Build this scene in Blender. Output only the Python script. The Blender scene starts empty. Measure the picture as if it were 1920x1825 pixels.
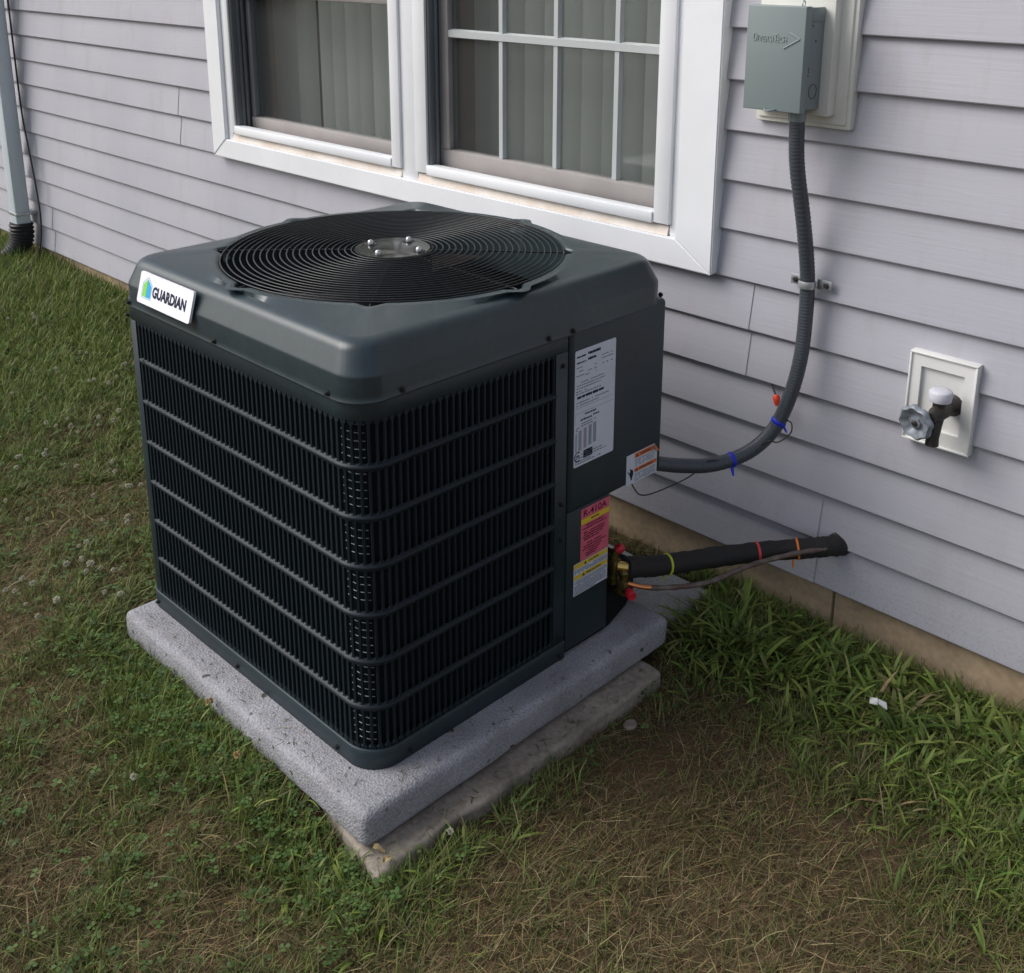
import bpy, bmesh, math, random
import numpy as np
from mathutils import Vector, Matrix

random.seed(7)
RNG = np.random.default_rng(11)
SC = bpy.context.scene
COL = SC.collection
R = math.radians

# ------------------------------------------------------------------ camera
cam_d = bpy.data.cameras.new('camera')
cam = bpy.data.objects.new('camera', cam_d); COL.objects.link(cam)
CAM_P = Vector((1.462399, -2.126391, 1.430952))
cr, cu, cb = (0.706261, 0.707951, 0.000476), (-0.196669, 0.195554, 0.960771), (0.680086, -0.678649, 0.277344)
m3 = Matrix((cr, cu, cb)).transposed()
cam.matrix_world = Matrix.Translation(CAM_P) @ m3.to_4x4()
cam_d.sensor_fit = 'HORIZONTAL'; cam_d.sensor_width = 36.0
cam_d.lens = 36.0 * 2096.3 / 1920.0
cam_d.shift_y = -(912.5 - 502.97) / 1920.0
cam_d.clip_start = 0.05; cam_d.clip_end = 2000
SC.camera = cam

# ------------------------------------------------------------------ sky, sun, exposure
SUN = Vector((-0.74, -0.67, 0.0)).normalized()
EL = R(42)
SUN = Vector((SUN.x*math.cos(EL), SUN.y*math.cos(EL), math.sin(EL)))
w = bpy.data.worlds.new('World'); SC.world = w; w.use_nodes = True
nt = w.node_tree; nt.nodes.clear()
sky = nt.nodes.new('ShaderNodeTexSky'); sky.sky_type = 'NISHITA'; sky.sun_disc = False
sky.sun_elevation = EL; sky.sun_rotation = math.atan2(SUN.x, SUN.y)
sky.dust_density = 3.0; sky.air_density = 1.0; sky.ozone_density = 1.5
hs = nt.nodes.new('ShaderNodeHueSaturation'); hs.inputs['Saturation'].default_value = 0.55
bg = nt.nodes.new('ShaderNodeBackground'); bg.inputs['Strength'].default_value = 0.10
out = nt.nodes.new('ShaderNodeOutputWorld')
nt.links.new(sky.outputs[0], hs.inputs['Color']); nt.links.new(hs.outputs[0], bg.inputs[0]); nt.links.new(bg.outputs[0], out.inputs[0])
sl = bpy.data.lights.new('sun', 'SUN'); sl.energy = 1.4; sl.angle = R(42); sl.color = (1.0, 0.97, 0.94)
so = bpy.data.objects.new('sun', sl); COL.objects.link(so)
so.rotation_euler = (-SUN).to_track_quat('-Z', 'Y').to_euler(); so.location = (-4, -4, 5)
vs = SC.view_settings
vs.view_transform = 'Standard'; vs.look = 'None'; vs.gamma = 1.0; vs.use_curve_mapping = False
vs.exposure = 0.7
cy = SC.cycles; cy.max_bounces = 5; cy.diffuse_bounces = 2; cy.glossy_bounces = 3; cy.transmission_bounces = 4; cy.transparent_max_bounces = 8; cy.caustics_reflective = False; cy.caustics_refractive = False

# ------------------------------------------------------------------ materials
def pm(name, base, rough=0.5, metal=0.0, spec=0.5, var=0.0, vscale=6.0, var2=None, bump=0.0, bscale=80.0, stretch=(1, 1, 1), coat=0.0, fine=0.0):
    m = bpy.data.materials.new(name); m.use_nodes = True
    t = m.node_tree; b = t.nodes['Principled BSDF']
    b.inputs['Base Color'].default_value = (*base, 1); b.inputs['Roughness'].default_value = rough
    b.inputs['Metallic'].default_value = metal; b.inputs['Specular IOR Level'].default_value = spec
    if coat: b.inputs['Coat Weight'].default_value = coat; b.inputs['Coat Roughness'].default_value = 0.15
    if var or bump or fine:
        tc = t.nodes.new('ShaderNodeTexCoord'); mp = t.nodes.new('ShaderNodeMapping'); mp.inputs['Scale'].default_value = stretch
        t.links.new(tc.outputs['Object'], mp.inputs[0])
    if var:
        n = t.nodes.new('ShaderNodeTexNoise'); n.inputs['Scale'].default_value = vscale; n.inputs['Detail'].default_value = 6; n.inputs['Roughness'].default_value = 0.6
        t.links.new(mp.outputs[0], n.inputs['Vector'])
        cr_ = t.nodes.new('ShaderNodeValToRGB')
        lo = var2 if var2 else tuple(max(0, c*(1-var)) for c in base)
        hi = tuple(min(1, c*(1+var*0.6)) for c in base)
        cr_.color_ramp.elements[0].position = 0.3; cr_.color_ramp.elements[0].color = (*lo, 1)
        cr_.color_ramp.elements[1].position = 0.7; cr_.color_ramp.elements[1].color = (*hi, 1)
        t.links.new(n.outputs['Fac'], cr_.inputs[0]); last = cr_.outputs[0]
        if fine:
            n2 = t.nodes.new('ShaderNodeTexNoise'); n2.inputs['Scale'].default_value = vscale*14; n2.inputs['Detail'].default_value = 3
            t.links.new(mp.outputs[0], n2.inputs['Vector'])
            mr = t.nodes.new('ShaderNodeMapRange'); mr.inputs['From Min'].default_value = 0.3; mr.inputs['From Max'].default_value = 0.7
            mr.inputs['To Min'].default_value = 1-fine; mr.inputs['To Max'].default_value = 1+fine
            t.links.new(n2.outputs['Fac'], mr.inputs['Value'])
            vm = t.nodes.new('ShaderNodeVectorMath'); vm.operation = 'SCALE'
            t.links.new(last, vm.inputs[0]); t.links.new(mr.outputs[0], vm.inputs['Scale']); last = vm.outputs[0]
        t.links.new(last, b.inputs['Base Color'])
    if bump:
        n3 = t.nodes.new('ShaderNodeTexNoise'); n3.inputs['Scale'].default_value = bscale; n3.inputs['Detail'].default_value = 4
        t.links.new(mp.outputs[0], n3.inputs['Vector'])
        bp = t.nodes.new('ShaderNodeBump'); bp.inputs['Strength'].default_value = bump; bp.inputs['Distance'].default_value = 0.002
        t.links.new(n3.outputs['Fac'], bp.inputs['Height']); t.links.new(bp.outputs[0], b.inputs['Normal'])
    return m

M = {}
M['vinyl'] = pm('trim_vinyl', (0.83, 0.84, 0.87), 0.38, var=0.06, vscale=3, var2=(0.76, 0.78, 0.80))
M['vinyl_cream'] = pm('sill_cream', (0.74, 0.71, 0.67), 0.5, var=0.15, vscale=9, var2=(0.62, 0.50, 0.40))
M['sash'] = pm('sash_beige', (0.33, 0.305, 0.295), 0.5, var=0.12, vscale=8)
M['track'] = pm('track_grey', (0.15, 0.16, 0.17), 0.55)
M['muntin'] = pm('muntin_white', (0.47, 0.50, 0.50), 0.45)
M['blind'] = pm('blind_fabric', (0.44, 0.445, 0.43), 0.8, var=0.05, vscale=5)
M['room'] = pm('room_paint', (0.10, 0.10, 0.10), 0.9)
M['foundation'] = pm('foundation_concrete', (0.38, 0.28, 0.18), 0.9, var=0.35, vscale=5, fine=0.12, bump=0.5, bscale=60)
M['sheath'] = pm('sheathing', (0.2, 0.2, 0.2), 0.9)
M['ac'] = pm('cabinet_paint', (0.017, 0.030, 0.037), 0.42, spec=0.5, bump=0.06, bscale=900, var=0.25, vscale=6, fine=0.10)
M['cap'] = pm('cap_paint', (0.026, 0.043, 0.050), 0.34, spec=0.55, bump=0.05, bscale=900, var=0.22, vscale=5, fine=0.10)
M['ac_dark'] = pm('cabinet_inside', (0.005, 0.006, 0.007), 0.8, spec=0.2)
M['coil'] = pm('coil_fins', (0.007, 0.011, 0.015), 0.8, spec=0.1)
M['slat'] = pm('louver_paint', (0.010, 0.018, 0.024), 0.55, spec=0.25)
M['rail'] = pm('rail_paint', (0.011, 0.018, 0.024), 0.45, spec=0.22)
M['wire'] = pm('grille_wire', (0.013, 0.015, 0.017), 0.36, spec=0.42)
M['gloss'] = pm('hub_gloss', (0.007, 0.008, 0.007), 0.12, spec=0.18)
M['blade'] = pm('fan_blade', (0.025, 0.017, 0.014), 0.4)
M['steel'] = pm('bright_steel', (0.55, 0.56, 0.57), 0.3, metal=0.9)
M['galv'] = pm('galvanised', (0.50, 0.53, 0.54), 0.4, metal=0.7, var=0.2, vscale=60)
M['tube'] = pm('coil_tube_glint', (0.30, 0.33, 0.35), 0.45, metal=0.3, var=0.6, vscale=90)
M['black'] = pm('black_plastic', (0.012, 0.012, 0.013), 0.5)
M['ink'] = pm('ink', (0.03, 0.035, 0.06), 0.8, spec=0.1)
M['inkgrey'] = pm('ink_grey', (0.17, 0.19, 0.24), 0.8, spec=0.1)
M['inkmauve'] = pm('ink_mauve', (0.24, 0.19, 0.26), 0.8, spec=0.1)
M['inkdark'] = pm('ink_maroon', (0.10, 0.01, 0.04), 0.8, spec=0.1)
M['paper'] = pm('label_white', (0.62, 0.66, 0.74), 0.5, var=0.06, vscale=20)
M['badge'] = pm('badge_white', (0.86, 0.86, 0.93), 0.4)
M['pink'] = pm('label_pink', (0.68, 0.13, 0.19), 0.55, var=0.10, vscale=25)
M['yellow'] = pm('label_yellow', (0.72, 0.52, 0.03), 0.55)
M['orange'] = pm('label_orange', (0.72, 0.17, 0.03), 0.55)
M['lgreen'] = pm('logo_green', (0.22, 0.62, 0.10), 0.4)
M['lblue'] = pm('logo_blue', (0.01, 0.38, 0.72), 0.4)
M['pad'] = None
M['slab'] = pm('old_concrete', (0.26, 0.225, 0.185), 0.92, var=0.4, vscale=7, fine=0.2, bump=0.7, bscale=70)
M['footing'] = pm('pale_concrete', (0.34, 0.34, 0.34), 0.9, var=0.25, vscale=8, fine=0.15, bump=0.5, bscale=80)
M['boxgrey'] = pm('box_grey', (0.20, 0.245, 0.245), 0.42, var=0.05, vscale=5, bump=0.03, bscale=400)
M['boxlit'] = pm('box_grey_lit', (0.30, 0.34, 0.34), 0.35)  # box grey painted lighter, as light caught on the embossed letters
M['block'] = pm('block_cream', (0.70, 0.70, 0.64), 0.5, var=0.08, vscale=10)
M['blockwhite'] = pm('block_white', (0.72, 0.72, 0.70), 0.5, var=0.06, vscale=12)
M['brass_dark'] = pm('bronze', (0.055, 0.05, 0.045), 0.5, metal=0.4, var=0.3, vscale=40)
M['wheel'] = pm('wheel_grey', (0.24, 0.265, 0.30), 0.5, metal=0.3, var=0.25, vscale=30)
M['whitecap'] = pm('white_plastic', (0.56, 0.56, 0.62), 0.5)
M['brass'] = pm('brass', (0.62, 0.42, 0.13), 0.28, metal=1.0)
M['oldbrass'] = pm('dull_brass', (0.19, 0.14, 0.05), 0.45, metal=0.8, var=0.3, vscale=50)
M['copper'] = pm('copper', (0.75, 0.30, 0.12), 0.3, metal=1.0)
M['redcap'] = pm('red_cap', (0.55, 0.015, 0.03), 0.4)
M['foam'] = pm('pipe_foam', (0.018, 0.016, 0.016), 0.75, bump=0.35, bscale=90, var=0.2, vscale=30)
M['linepaint'] = pm('line_grey', (0.14, 0.125, 0.105), 0.6, metal=0.3, var=0.5, vscale=40, var2=(0.10, 0.045, 0.04))
M['tie_y'] = pm('tie_yellow', (0.50, 0.56, 0.03), 0.5)
M['tie_r'] = pm('tie_red', (0.75, 0.06, 0.07), 0.5)
M['tie_o'] = pm('tie_orange', (0.85, 0.22, 0.02), 0.5)
M['tie_b'] = pm('tie_blue', (0.01, 0.03, 0.50), 0.5)
M['nut'] = pm('wire_nut', (0.80, 0.06, 0.02), 0.45)
M['spout'] = pm('downspout_paint', (0.60, 0.66, 0.70), 0.4, var=0.06, vscale=4)
M['flower'] = pm('clover_petal', (0.62, 0.59, 0.46), 0.8)
M['stem'] = pm('clover_stem', (0.07, 0.11, 0.03), 0.7)
M['scrap'] = pm('scrap_white', (0.72, 0.72, 0.70), 0.7)
M['leafdry'] = pm('leaf_dry', (0.55, 0.42, 0.20), 0.8, var=0.3, vscale=60)
M['wirenut_wire'] = pm('wire_black', (0.014, 0.014, 0.016), 0.5)

# conduit: fine ribs round the hose
def conduit_mat():
    m = pm('conduit_grey', (0.055, 0.063, 0.076), 0.34)
    return m
M['conduit'] = conduit_mat()

def siding_mat():
    m = bpy.data.materials.new('vinyl_siding'); m.use_nodes = True
    t = m.node_tree; b = t.nodes['Principled BSDF']; L = t.links.new
    tc = t.nodes.new('ShaderNodeTexCoord')
    b.inputs['Roughness'].default_value = 0.55; b.inputs['Specular IOR Level'].default_value = 0.35
    n = t.nodes.new('ShaderNodeTexNoise'); n.inputs['Scale'].default_value = 2.2; n.inputs['Detail'].default_value = 5
    L(tc.outputs['Object'], n.inputs['Vector'])
    rp = t.nodes.new('ShaderNodeValToRGB')
    rp.color_ramp.elements[0].position = 0.3; rp.color_ramp.elements[0].color = (0.40, 0.398, 0.445, 1)
    rp.color_ramp.elements[1].position = 0.7; rp.color_ramp.elements[1].color = (0.45, 0.445, 0.49, 1)
    L(n.outputs['Fac'], rp.inputs[0])
    # dirt: streaky, fine specks
    mp = t.nodes.new('ShaderNodeMapping'); mp.inputs['Scale'].default_value = (14, 14, 3); L(tc.outputs['Object'], mp.inputs[0])
    d = t.nodes.new('ShaderNodeTexNoise'); d.inputs['Scale'].default_value = 1.0; d.inputs['Detail'].default_value = 8; d.inputs['Roughness'].default_value = 0.7
    L(mp.outputs[0], d.inputs['Vector'])
    r2 = t.nodes.new('ShaderNodeMapRange'); r2.inputs['From Min'].default_value = 0.52; r2.inputs['From Max'].default_value = 0.78
    r2.inputs['To Max'].default_value = 0.30; L(d.outputs['Fac'], r2.inputs['Value'])
    mx = t.nodes.new('ShaderNodeMixRGB'); mx.inputs['Color2'].default_value = (0.30, 0.27, 0.24, 1)
    L(r2.outputs[0], mx.inputs['Fac']); L(rp.outputs[0], mx.inputs['Color1']); sx = t.nodes.new('ShaderNodeSeparateXYZ'); L(tc.outputs['Object'], sx.inputs[0])
    # mud splashed up from the ground, and small dark flecks
    zr = t.nodes.new('ShaderNodeMapRange'); zr.inputs['From Min'].default_value = 0.0; zr.inputs['From Max'].default_value = 0.26; zr.inputs['To Min'].default_value = 0.42; zr.inputs['To Max'].default_value = 0.0; L(sx.outputs['Z'], zr.inputs['Value'])
    ms = t.nodes.new('ShaderNodeTexNoise'); ms.inputs['Scale'].default_value = 170; ms.inputs['Detail'].default_value = 6; ms.inputs['Roughness'].default_value = 0.75; L(tc.outputs['Object'], ms.inputs['Vector'])
    mm = t.nodes.new('ShaderNodeMapRange'); mm.inputs['From Min'].default_value = 0.50; mm.inputs['From Max'].default_value = 0.68; L(ms.outputs['Fac'], mm.inputs['Value'])
    mt = t.nodes.new('ShaderNodeMath'); mt.operation = 'MULTIPLY'; L(zr.outputs[0], mt.inputs[0]); L(mm.outputs[0], mt.inputs[1])
    m2 = t.nodes.new('ShaderNodeMixRGB'); m2.inputs['Color2'].default_value = (0.20, 0.155, 0.11, 1); L(mt.outputs[0], m2.inputs['Fac']); L(mx.outputs[0], m2.inputs['Color1'])
    L(m2.outputs[0], b.inputs['Base Color'])
    # embossed wood grain
    mg = t.nodes.new('ShaderNodeMapping'); mg.inputs['Scale'].default_value = (6, 60, 150); L(tc.outputs['Object'], mg.inputs[0])
    g = t.nodes.new('ShaderNodeTexNoise'); g.inputs['Scale'].default_value = 1.0; g.inputs['Detail'].default_value = 3; g.inputs['Distortion'].default_value = 0.6
    L(mg.outputs[0], g.inputs['Vector'])
    bp = t.nodes.new('ShaderNodeBump'); bp.inputs['Strength'].default_value = 0.24; bp.inputs['Distance'].default_value = 0.0022
    L(g.outputs['Fac'], bp.inputs['Height']); L(bp.outputs[0], b.inputs['Normal'])
    return m
M['siding'] = siding_mat()

def pad_mat():
    m = bpy.data.materials.new('pad_concrete'); m.use_nodes = True
    t = m.node_tree; b = t.nodes['Principled BSDF']; L = t.links.new
    tc = t.nodes.new('ShaderNodeTexCoord'); b.inputs['Roughness'].default_value = 0.9; b.inputs['Specular IOR Level'].default_value = 0.25
    v = t.nodes.new('ShaderNodeTexVoronoi'); v.inputs['Scale'].default_value = 230; L(tc.outputs['Object'], v.inputs['Vector'])
    n = t.nodes.new('ShaderNodeTexNoise'); n.inputs['Scale'].default_value = 9; n.inputs['Detail'].default_value = 8; L(tc.outputs['Object'], n.inputs['Vector'])
    n2 = t.nodes.new('ShaderNodeTexNoise'); n2.inputs['Scale'].default_value = 260; n2.inputs['Detail'].default_value = 2; L(tc.outputs['Object'], n2.inputs['Vector'])
    rp = t.nodes.new('ShaderNodeValToRGB'); e = rp.color_ramp.elements
    e[0].position = 0.25; e[0].color = (0.23, 0.225, 0.235, 1); e[1].position = 0.75; e[1].color = (0.37, 0.37, 0.40, 1); L(n.outputs['Fac'], rp.inputs[0])
    r2 = t.nodes.new('ShaderNodeValToRGB'); e = r2.color_ramp.elements
    e[0].position = 0.32; e[0].color = (0.66, 0.66, 0.68, 1); e[1].position = 0.62; e[1].color = (1.15, 1.15, 1.15, 1); L(n2.outputs['Fac'], r2.inputs[0])
    mu = t.nodes.new('ShaderNodeMixRGB'); mu.blend_type = 'MULTIPLY'; mu.inputs['Fac'].default_value = 0.85
    L(rp.outputs[0], mu.inputs['Color1']); L(r2.outputs[0], mu.inputs['Color2'])
    # pits
    n3 = t.nodes.new('ShaderNodeTexNoise'); n3.inputs['Scale'].default_value = 42; n3.inputs['Detail'].default_value = 1; L(tc.outputs['Object'], n3.inputs['Vector'])
    r3 = t.nodes.new('ShaderNodeMapRange'); r3.inputs['From Min'].default_value = 0.70; r3.inputs['From Max'].default_value = 0.75; L(n3.outputs['Fac'], r3.inputs['Value'])
    m3_ = t.nodes.new('ShaderNodeMixRGB'); m3_.inputs['Color2'].default_value = (0.07, 0.065, 0.06, 1); L(r3.outputs[0], m3_.inputs['Fac']); L(mu.outputs[0], m3_.inputs['Color1'])
    L(m3_.outputs[0], b.inputs['Base Color'])
    ad = t.nodes.new('ShaderNodeMath'); ad.operation = 'ADD'; L(v.outputs['Distance'], ad.inputs[0]); L(n2.outputs['Fac'], ad.inputs[1])
    bp = t.nodes.new('ShaderNodeBump'); bp.inputs['Strength'].default_value = 0.45; bp.inputs['Distance'].default_value = 0.003
    L(ad.outputs[0], bp.inputs['Height']); L(bp.outputs[0], b.inputs['Normal'])
    return m
M['pad'] = pad_mat()

def glass_mat():
    m = bpy.data.materials.new('window_glass'); m.use_nodes = True
    t = m.node_tree; t.nodes.clear(); L = t.links.new
    o = t.nodes.new('ShaderNodeOutputMaterial'); mix = t.nodes.new('ShaderNodeMixShader')
    tr = t.nodes.new('ShaderNodeBsdfTransparent'); tr.inputs[0].default_value = (0.86, 0.885, 0.875, 1)
    gl = t.nodes.new('ShaderNodeBsdfGlossy'); gl.inputs['Roughness'].default_value = 0.03; gl.inputs[0].default_value = (0.9, 0.9, 0.9, 1)
    lw = t.nodes.new('ShaderNodeLayerWeight'); lw.inputs[0].default_value = 0.5
    pw = t.nodes.new('ShaderNodeMath'); pw.operation = 'POWER'; pw.inputs[1].default_value = 4.0; L(lw.outputs['Facing'], pw.inputs[0])
    fr = t.nodes.new('ShaderNodeMath'); fr.operation = 'MULTIPLY_ADD'; fr.inputs[1].default_value = 0.9; fr.inputs[2].default_value = 0.045; L(pw.outputs[0], fr.inputs[0])
    df = t.nodes.new('ShaderNodeBsdfDiffuse'); df.inputs[0].default_value = (0.42, 0.44, 0.44, 1); hz = t.nodes.new('ShaderNodeMixShader'); hz.inputs[0].default_value = 0.055  # painted haze: grey diffuse mixed into the glass like an insect screen
    L(tr.outputs[0], hz.inputs[1]); L(df.outputs[0], hz.inputs[2])
    L(fr.outputs[0], mix.inputs[0]); L(hz.outputs[0], mix.inputs[1]); L(gl.outputs[0], mix.inputs[2]); L(mix.outputs[0], o.inputs[0])
    return m
M['glass'] = glass_mat()

def soil_mat():
    m = bpy.data.materials.new('soil'); m.use_nodes = True
    t = m.node_tree; b = t.nodes['Principled BSDF']; L = t.links.new
    tc = t.nodes.new('ShaderNodeTexCoord'); b.inputs['Roughness'].default_value = 0.95; b.inputs['Specular IOR Level'].default_value = 0.15
    n = t.nodes.new('ShaderNodeTexNoise'); n.inputs['Scale'].default_value = 3; n.inputs['Detail'].default_value = 10; n.inputs['Roughness'].default_value = 0.7; L(tc.outputs['Object'], n.inputs['Vector'])
    rp = t.nodes.new('ShaderNodeValToRGB'); e = rp.color_ramp.elements
    e[0].position = 0.3; e[0].color = (0.055, 0.036, 0.021, 1); e[1].position = 0.7; e[1].color = (0.135, 0.088, 0.050, 1); L(n.outputs['Fac'], rp.inputs[0])
    L(rp.outputs[0], b.inputs['Base Color'])
    n2 = t.nodes.new('ShaderNodeTexNoise'); n2.inputs['Scale'].default_value = 120; n2.inputs['Detail'].default_value = 5; L(tc.outputs['Object'], n2.inputs['Vector'])
    bp = t.nodes.new('ShaderNodeBump'); bp.inputs['Strength'].default_value = 1.0; bp.inputs['Distance'].default_value = 0.006
    L(n2.outputs['Fac'], bp.inputs['Height']); L(bp.outputs[0], b.inputs['Normal'])
    return m
M['soil'] = soil_mat()

def leaf_mat(name, trans=0.25, rough=0.55, spec=0.3):
    m = bpy.data.materials.new(name); m.use_nodes = True
    t = m.node_tree; b = t.nodes['Principled BSDF']; o = t.nodes['Material Output']; L = t.links.new
    at = t.nodes.new('ShaderNodeAttribute'); at.attribute_name = 'col'
    b.inputs['Roughness'].default_value = rough; b.inputs['Specular IOR Level'].default_value = spec
    L(at.outputs['Color'], b.inputs['Base Color'])
    tl = t.nodes.new('ShaderNodeBsdfTranslucent'); L(at.outputs['Color'], tl.inputs[0])
    mx = t.nodes.new('ShaderNodeMixShader'); mx.inputs[0].default_value = trans
    L(b.outputs[0], mx.inputs[1]); L(tl.outputs[0], mx.inputs[2]); L(mx.outputs[0], o.inputs[0])
    return m
M['grass'] = leaf_mat('grass_blade')
M['straw'] = leaf_mat('straw_blade', 0.1, 0.8, 0.15)

# ------------------------------------------------------------------ helpers
def tag(o, label=None, cat=None, group=None, kind=None):
    if label: o['label'] = label
    if cat: o['category'] = cat
    if group: o['group'] = group
    if kind: o['kind'] = kind
    return o

def thing(name, label, cat, loc=(0, 0, 0), group=None):
    o = bpy.data.objects.new(name, None); COL.objects.link(o); o.location = loc; o.empty_display_size = 0.1
    return tag(o, label, cat, group)

def origin_of(p):
    v = Vector((0, 0, 0))
    while p is not None:
        v += p.location; p = p.parent
    return v

class MB:
    """collects shapes in world coordinates; build() makes one mesh object"""
    def __init__(s): s.v = []; s.f = []; s.mi = []; s.cur = 0
    def add(s, vs, fs):
        o = len(s.v); s.v += [tuple(p) for p in vs]; s.f += [tuple(i+o for i in f) for f in fs]; s.mi += [s.cur]*len(fs); return s
    def box(s, x0, x1, y0, y1, z0, z1, bev=0.0, seg=2):
        bm = bmesh.new(); bmesh.ops.create_cube(bm, size=1)
        for q in bm.verts: q.co = Vector(((x0+x1)/2+q.co.x*(x1-x0), (y0+y1)/2+q.co.y*(y1-y0), (z0+z1)/2+q.co.z*(z1-z0)))
        if bev: bmesh.ops.bevel(bm, geom=list(bm.edges), offset=bev, segments=seg, profile=0.5, affect='EDGES', clamp_overlap=True)
        bm.verts.index_update()
        s.add([q.co[:] for q in bm.verts], [[q.index for q in f.verts] for f in bm.faces]); bm.free(); return s
    def tube(s, path, r, n=10, caps=True, closed=False, flat=None):
        P = [Vector(p) for p in path]; k = len(P); rs = r if isinstance(r, (list, tuple)) else [r]*k
        T = []
        for i in range(k):
            a = P[(i-1) % k] if (i > 0 or closed) else P[i]; b = P[(i+1) % k] if (i < k-1 or closed) else P[i]
            T.append((b-a).normalized())
        up = Vector((0, 0, 1)) if abs(T[0].z) < 0.9 else Vector((1, 0, 0))
        N = (up - T[0]*up.dot(T[0])).normalized(); vs = []; fs = []
        for i in range(k):
            N = (N - T[i]*N.dot(T[i])).normalized(); B = T[i].cross(N)
            for j in range(n):
                a = 2*math.pi*j/n
                vs.append(P[i] + (N*math.cos(a)*(flat or 1.0) + B*math.sin(a))*rs[i])
        for i in range(k if closed else k-1):
            for j in range(n):
                i2 = (i+1) % k
                fs.append((i*n+j, i*n+(j+1) % n, i2*n+(j+1) % n, i2*n+j))
        if caps and not closed: fs.append(tuple(range(n-1, -1, -1))); fs.append(tuple((k-1)*n+j for j in range(n)))
        return s.add(vs, fs)
    def lathe(s, prof, center, axis=(0, 0, 1), n=24, wob=None):
        ax = Vector(axis).normalized(); q = Vector((0, 0, 1)).rotation_difference(ax); c = Vector(center); vs = []; fs = []
        for i, (r, h) in enumerate(prof):
            for j in range(n):
                a = 2*math.pi*j/n; rr = r*(wob(a, i) if wob else 1)
                vs.append(c + q @ Vector((rr*math.cos(a), rr*math.sin(a), h)))
        for i in range(len(prof)-1):
            for j in range(n): fs.append((i*n+j, i*n+(j+1) % n, (i+1)*n+(j+1) % n, (i+1)*n+j))
        fs.append(tuple(range(n-1, -1, -1))); fs.append(tuple((len(prof)-1)*n+j for j in range(n)))
        return s.add(vs, fs)
    def prism(s, poly, d):
        """poly: 3-D points of one face; d: extrusion vector"""
        P = [Vector(p) for p in poly]; d = Vector(d); n = len(P)
        fs = [tuple(range(n-1, -1, -1)), tuple(range(n, 2*n))] + [(i, (i+1) % n, n+(i+1) % n, n+i) for i in range(n)]
        return s.add(P+[p+d for p in P], fs)
    def build(s, name, mat, parent=None, smooth=30, label=None):
        me = bpy.data.meshes.new(name); o0 = origin_of(parent)
        me.from_pydata([(p[0]-o0.x, p[1]-o0.y, p[2]-o0.z) for p in s.v], [], s.f)
        mats = mat if isinstance(mat, (list, tuple)) else [mat]
        for m in mats: me.materials.append(m)
        if len(mats) > 1: me.polygons.foreach_set('material_index', s.mi)
        if smooth:
            me.shade_smooth(); me.set_sharp_from_angle(angle=R(smooth))
        me.update()
        o = bpy.data.objects.new(name, me); COL.objects.link(o)
        if parent: o.parent = parent
        if label: o['label'] = label
        return o

def bez(pts, n=10):
    """Catmull-Rom through points"""
    P = [Vector(p) for p in pts]; P = [P[0]*2-P[1]] + P + [P[-1]*2-P[-2]]; o = []
    for i in range(1, len(P)-2):
        for k in range(n):
            t = k/n; a, b, c, d = P[i-1:i+3]
            o.append(0.5*((2*b)+(c-a)*t+(2*a-5*b+4*c-d)*t*t+(3*b-a-3*c+d)*t**3))
    o.append(P[-2]); return o

def text_mesh(body, size, offset=0.0):
    """flat text as (verts2d, faces)"""
    c = bpy.data.curves.new('t', 'FONT'); c.body = body; c.size = size; c.offset = offset; c.resolution_u = 3
    o = bpy.data.objects.new('t', c); COL.objects.link(o); bpy.context.view_layer.update()
    dg = bpy.context.evaluated_depsgraph_get(); me = bpy.data.meshes.new_from_object(o.evaluated_get(dg))
    v = [(p.co.x, p.co.y) for p in me.vertices]; f = [tuple(q.vertices) for q in me.polygons]
    bpy.data.objects.remove(o); bpy.data.curves.remove(c); bpy.data.meshes.remove(me)
    return v, f

def put_text(mb, body, fn, width=None, height=None, u0=0, v0=0, bold=0.0):
    """fit text into a width x height cell at (u0, v0) and map through fn(u, v)"""
    v, f = text_mesh(body, 1.0, bold)
    xs = [p[0] for p in v]; ys = [p[1] for p in v]; bx, by = min(xs), min(ys)
    sx = width/(max(xs)-bx) if width else None; sy = height/(max(ys)-by) if height else sx
    sx = sx or sy
    mb.add([fn(u0+(p[0]-bx)*sx, v0+(p[1]-by)*sy) for p in v], f)

# ------------------------------------------------------------------ ground
def sstep(a, b, x):
    t = np.clip((x-a)/(b-a), 0, 1); return t*t*(3-2*t)

def wob(x, y, f=1.0, ph=0.0):
    return (np.sin(1.7*f*x+2.3*f*y+ph)+np.sin(-2.9*f*x+1.3*f*y+1.7+ph*2)+np.sin(4.1*f*x+3.7*f*y+0.6+ph)*0.6+np.sin(-5.3*f*x+6.1*f*y+2.2)*0.5)/3.1

def ground_h(x, y):
    x = np.asarray(x, float); y = np.asarray(y, float)
    h = -0.110 + 0.006*wob(x, y, 2.2) + 0.004*wob(x, y, 9.0, 1.0) + 0.003*wob(x, y, 23.0, 2.0)
    h = h + 0.048*sstep(-1.6, -4.2, x)*sstep(-1.2, -0.1, y)
    h = h - 0.006*sstep(0.15, 0.6, x)*sstep(-0.20, 0.0, y)
    h = h + 0.036*sstep(-1.05, -1.16, y)*sstep(-1.55, -1.26, y)*sstep(0.10, -0.10, x)*sstep(-1.4, -0.8, x)
    h = h + 0.016*sstep(-0.70, -0.78, x)*sstep(-1.6, -1.0, y)*sstep(-1.6, -1.0, x)
    far = np.maximum(np.abs(x), np.abs(y)); return np.where(far > 9, -0.110, h)

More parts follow.
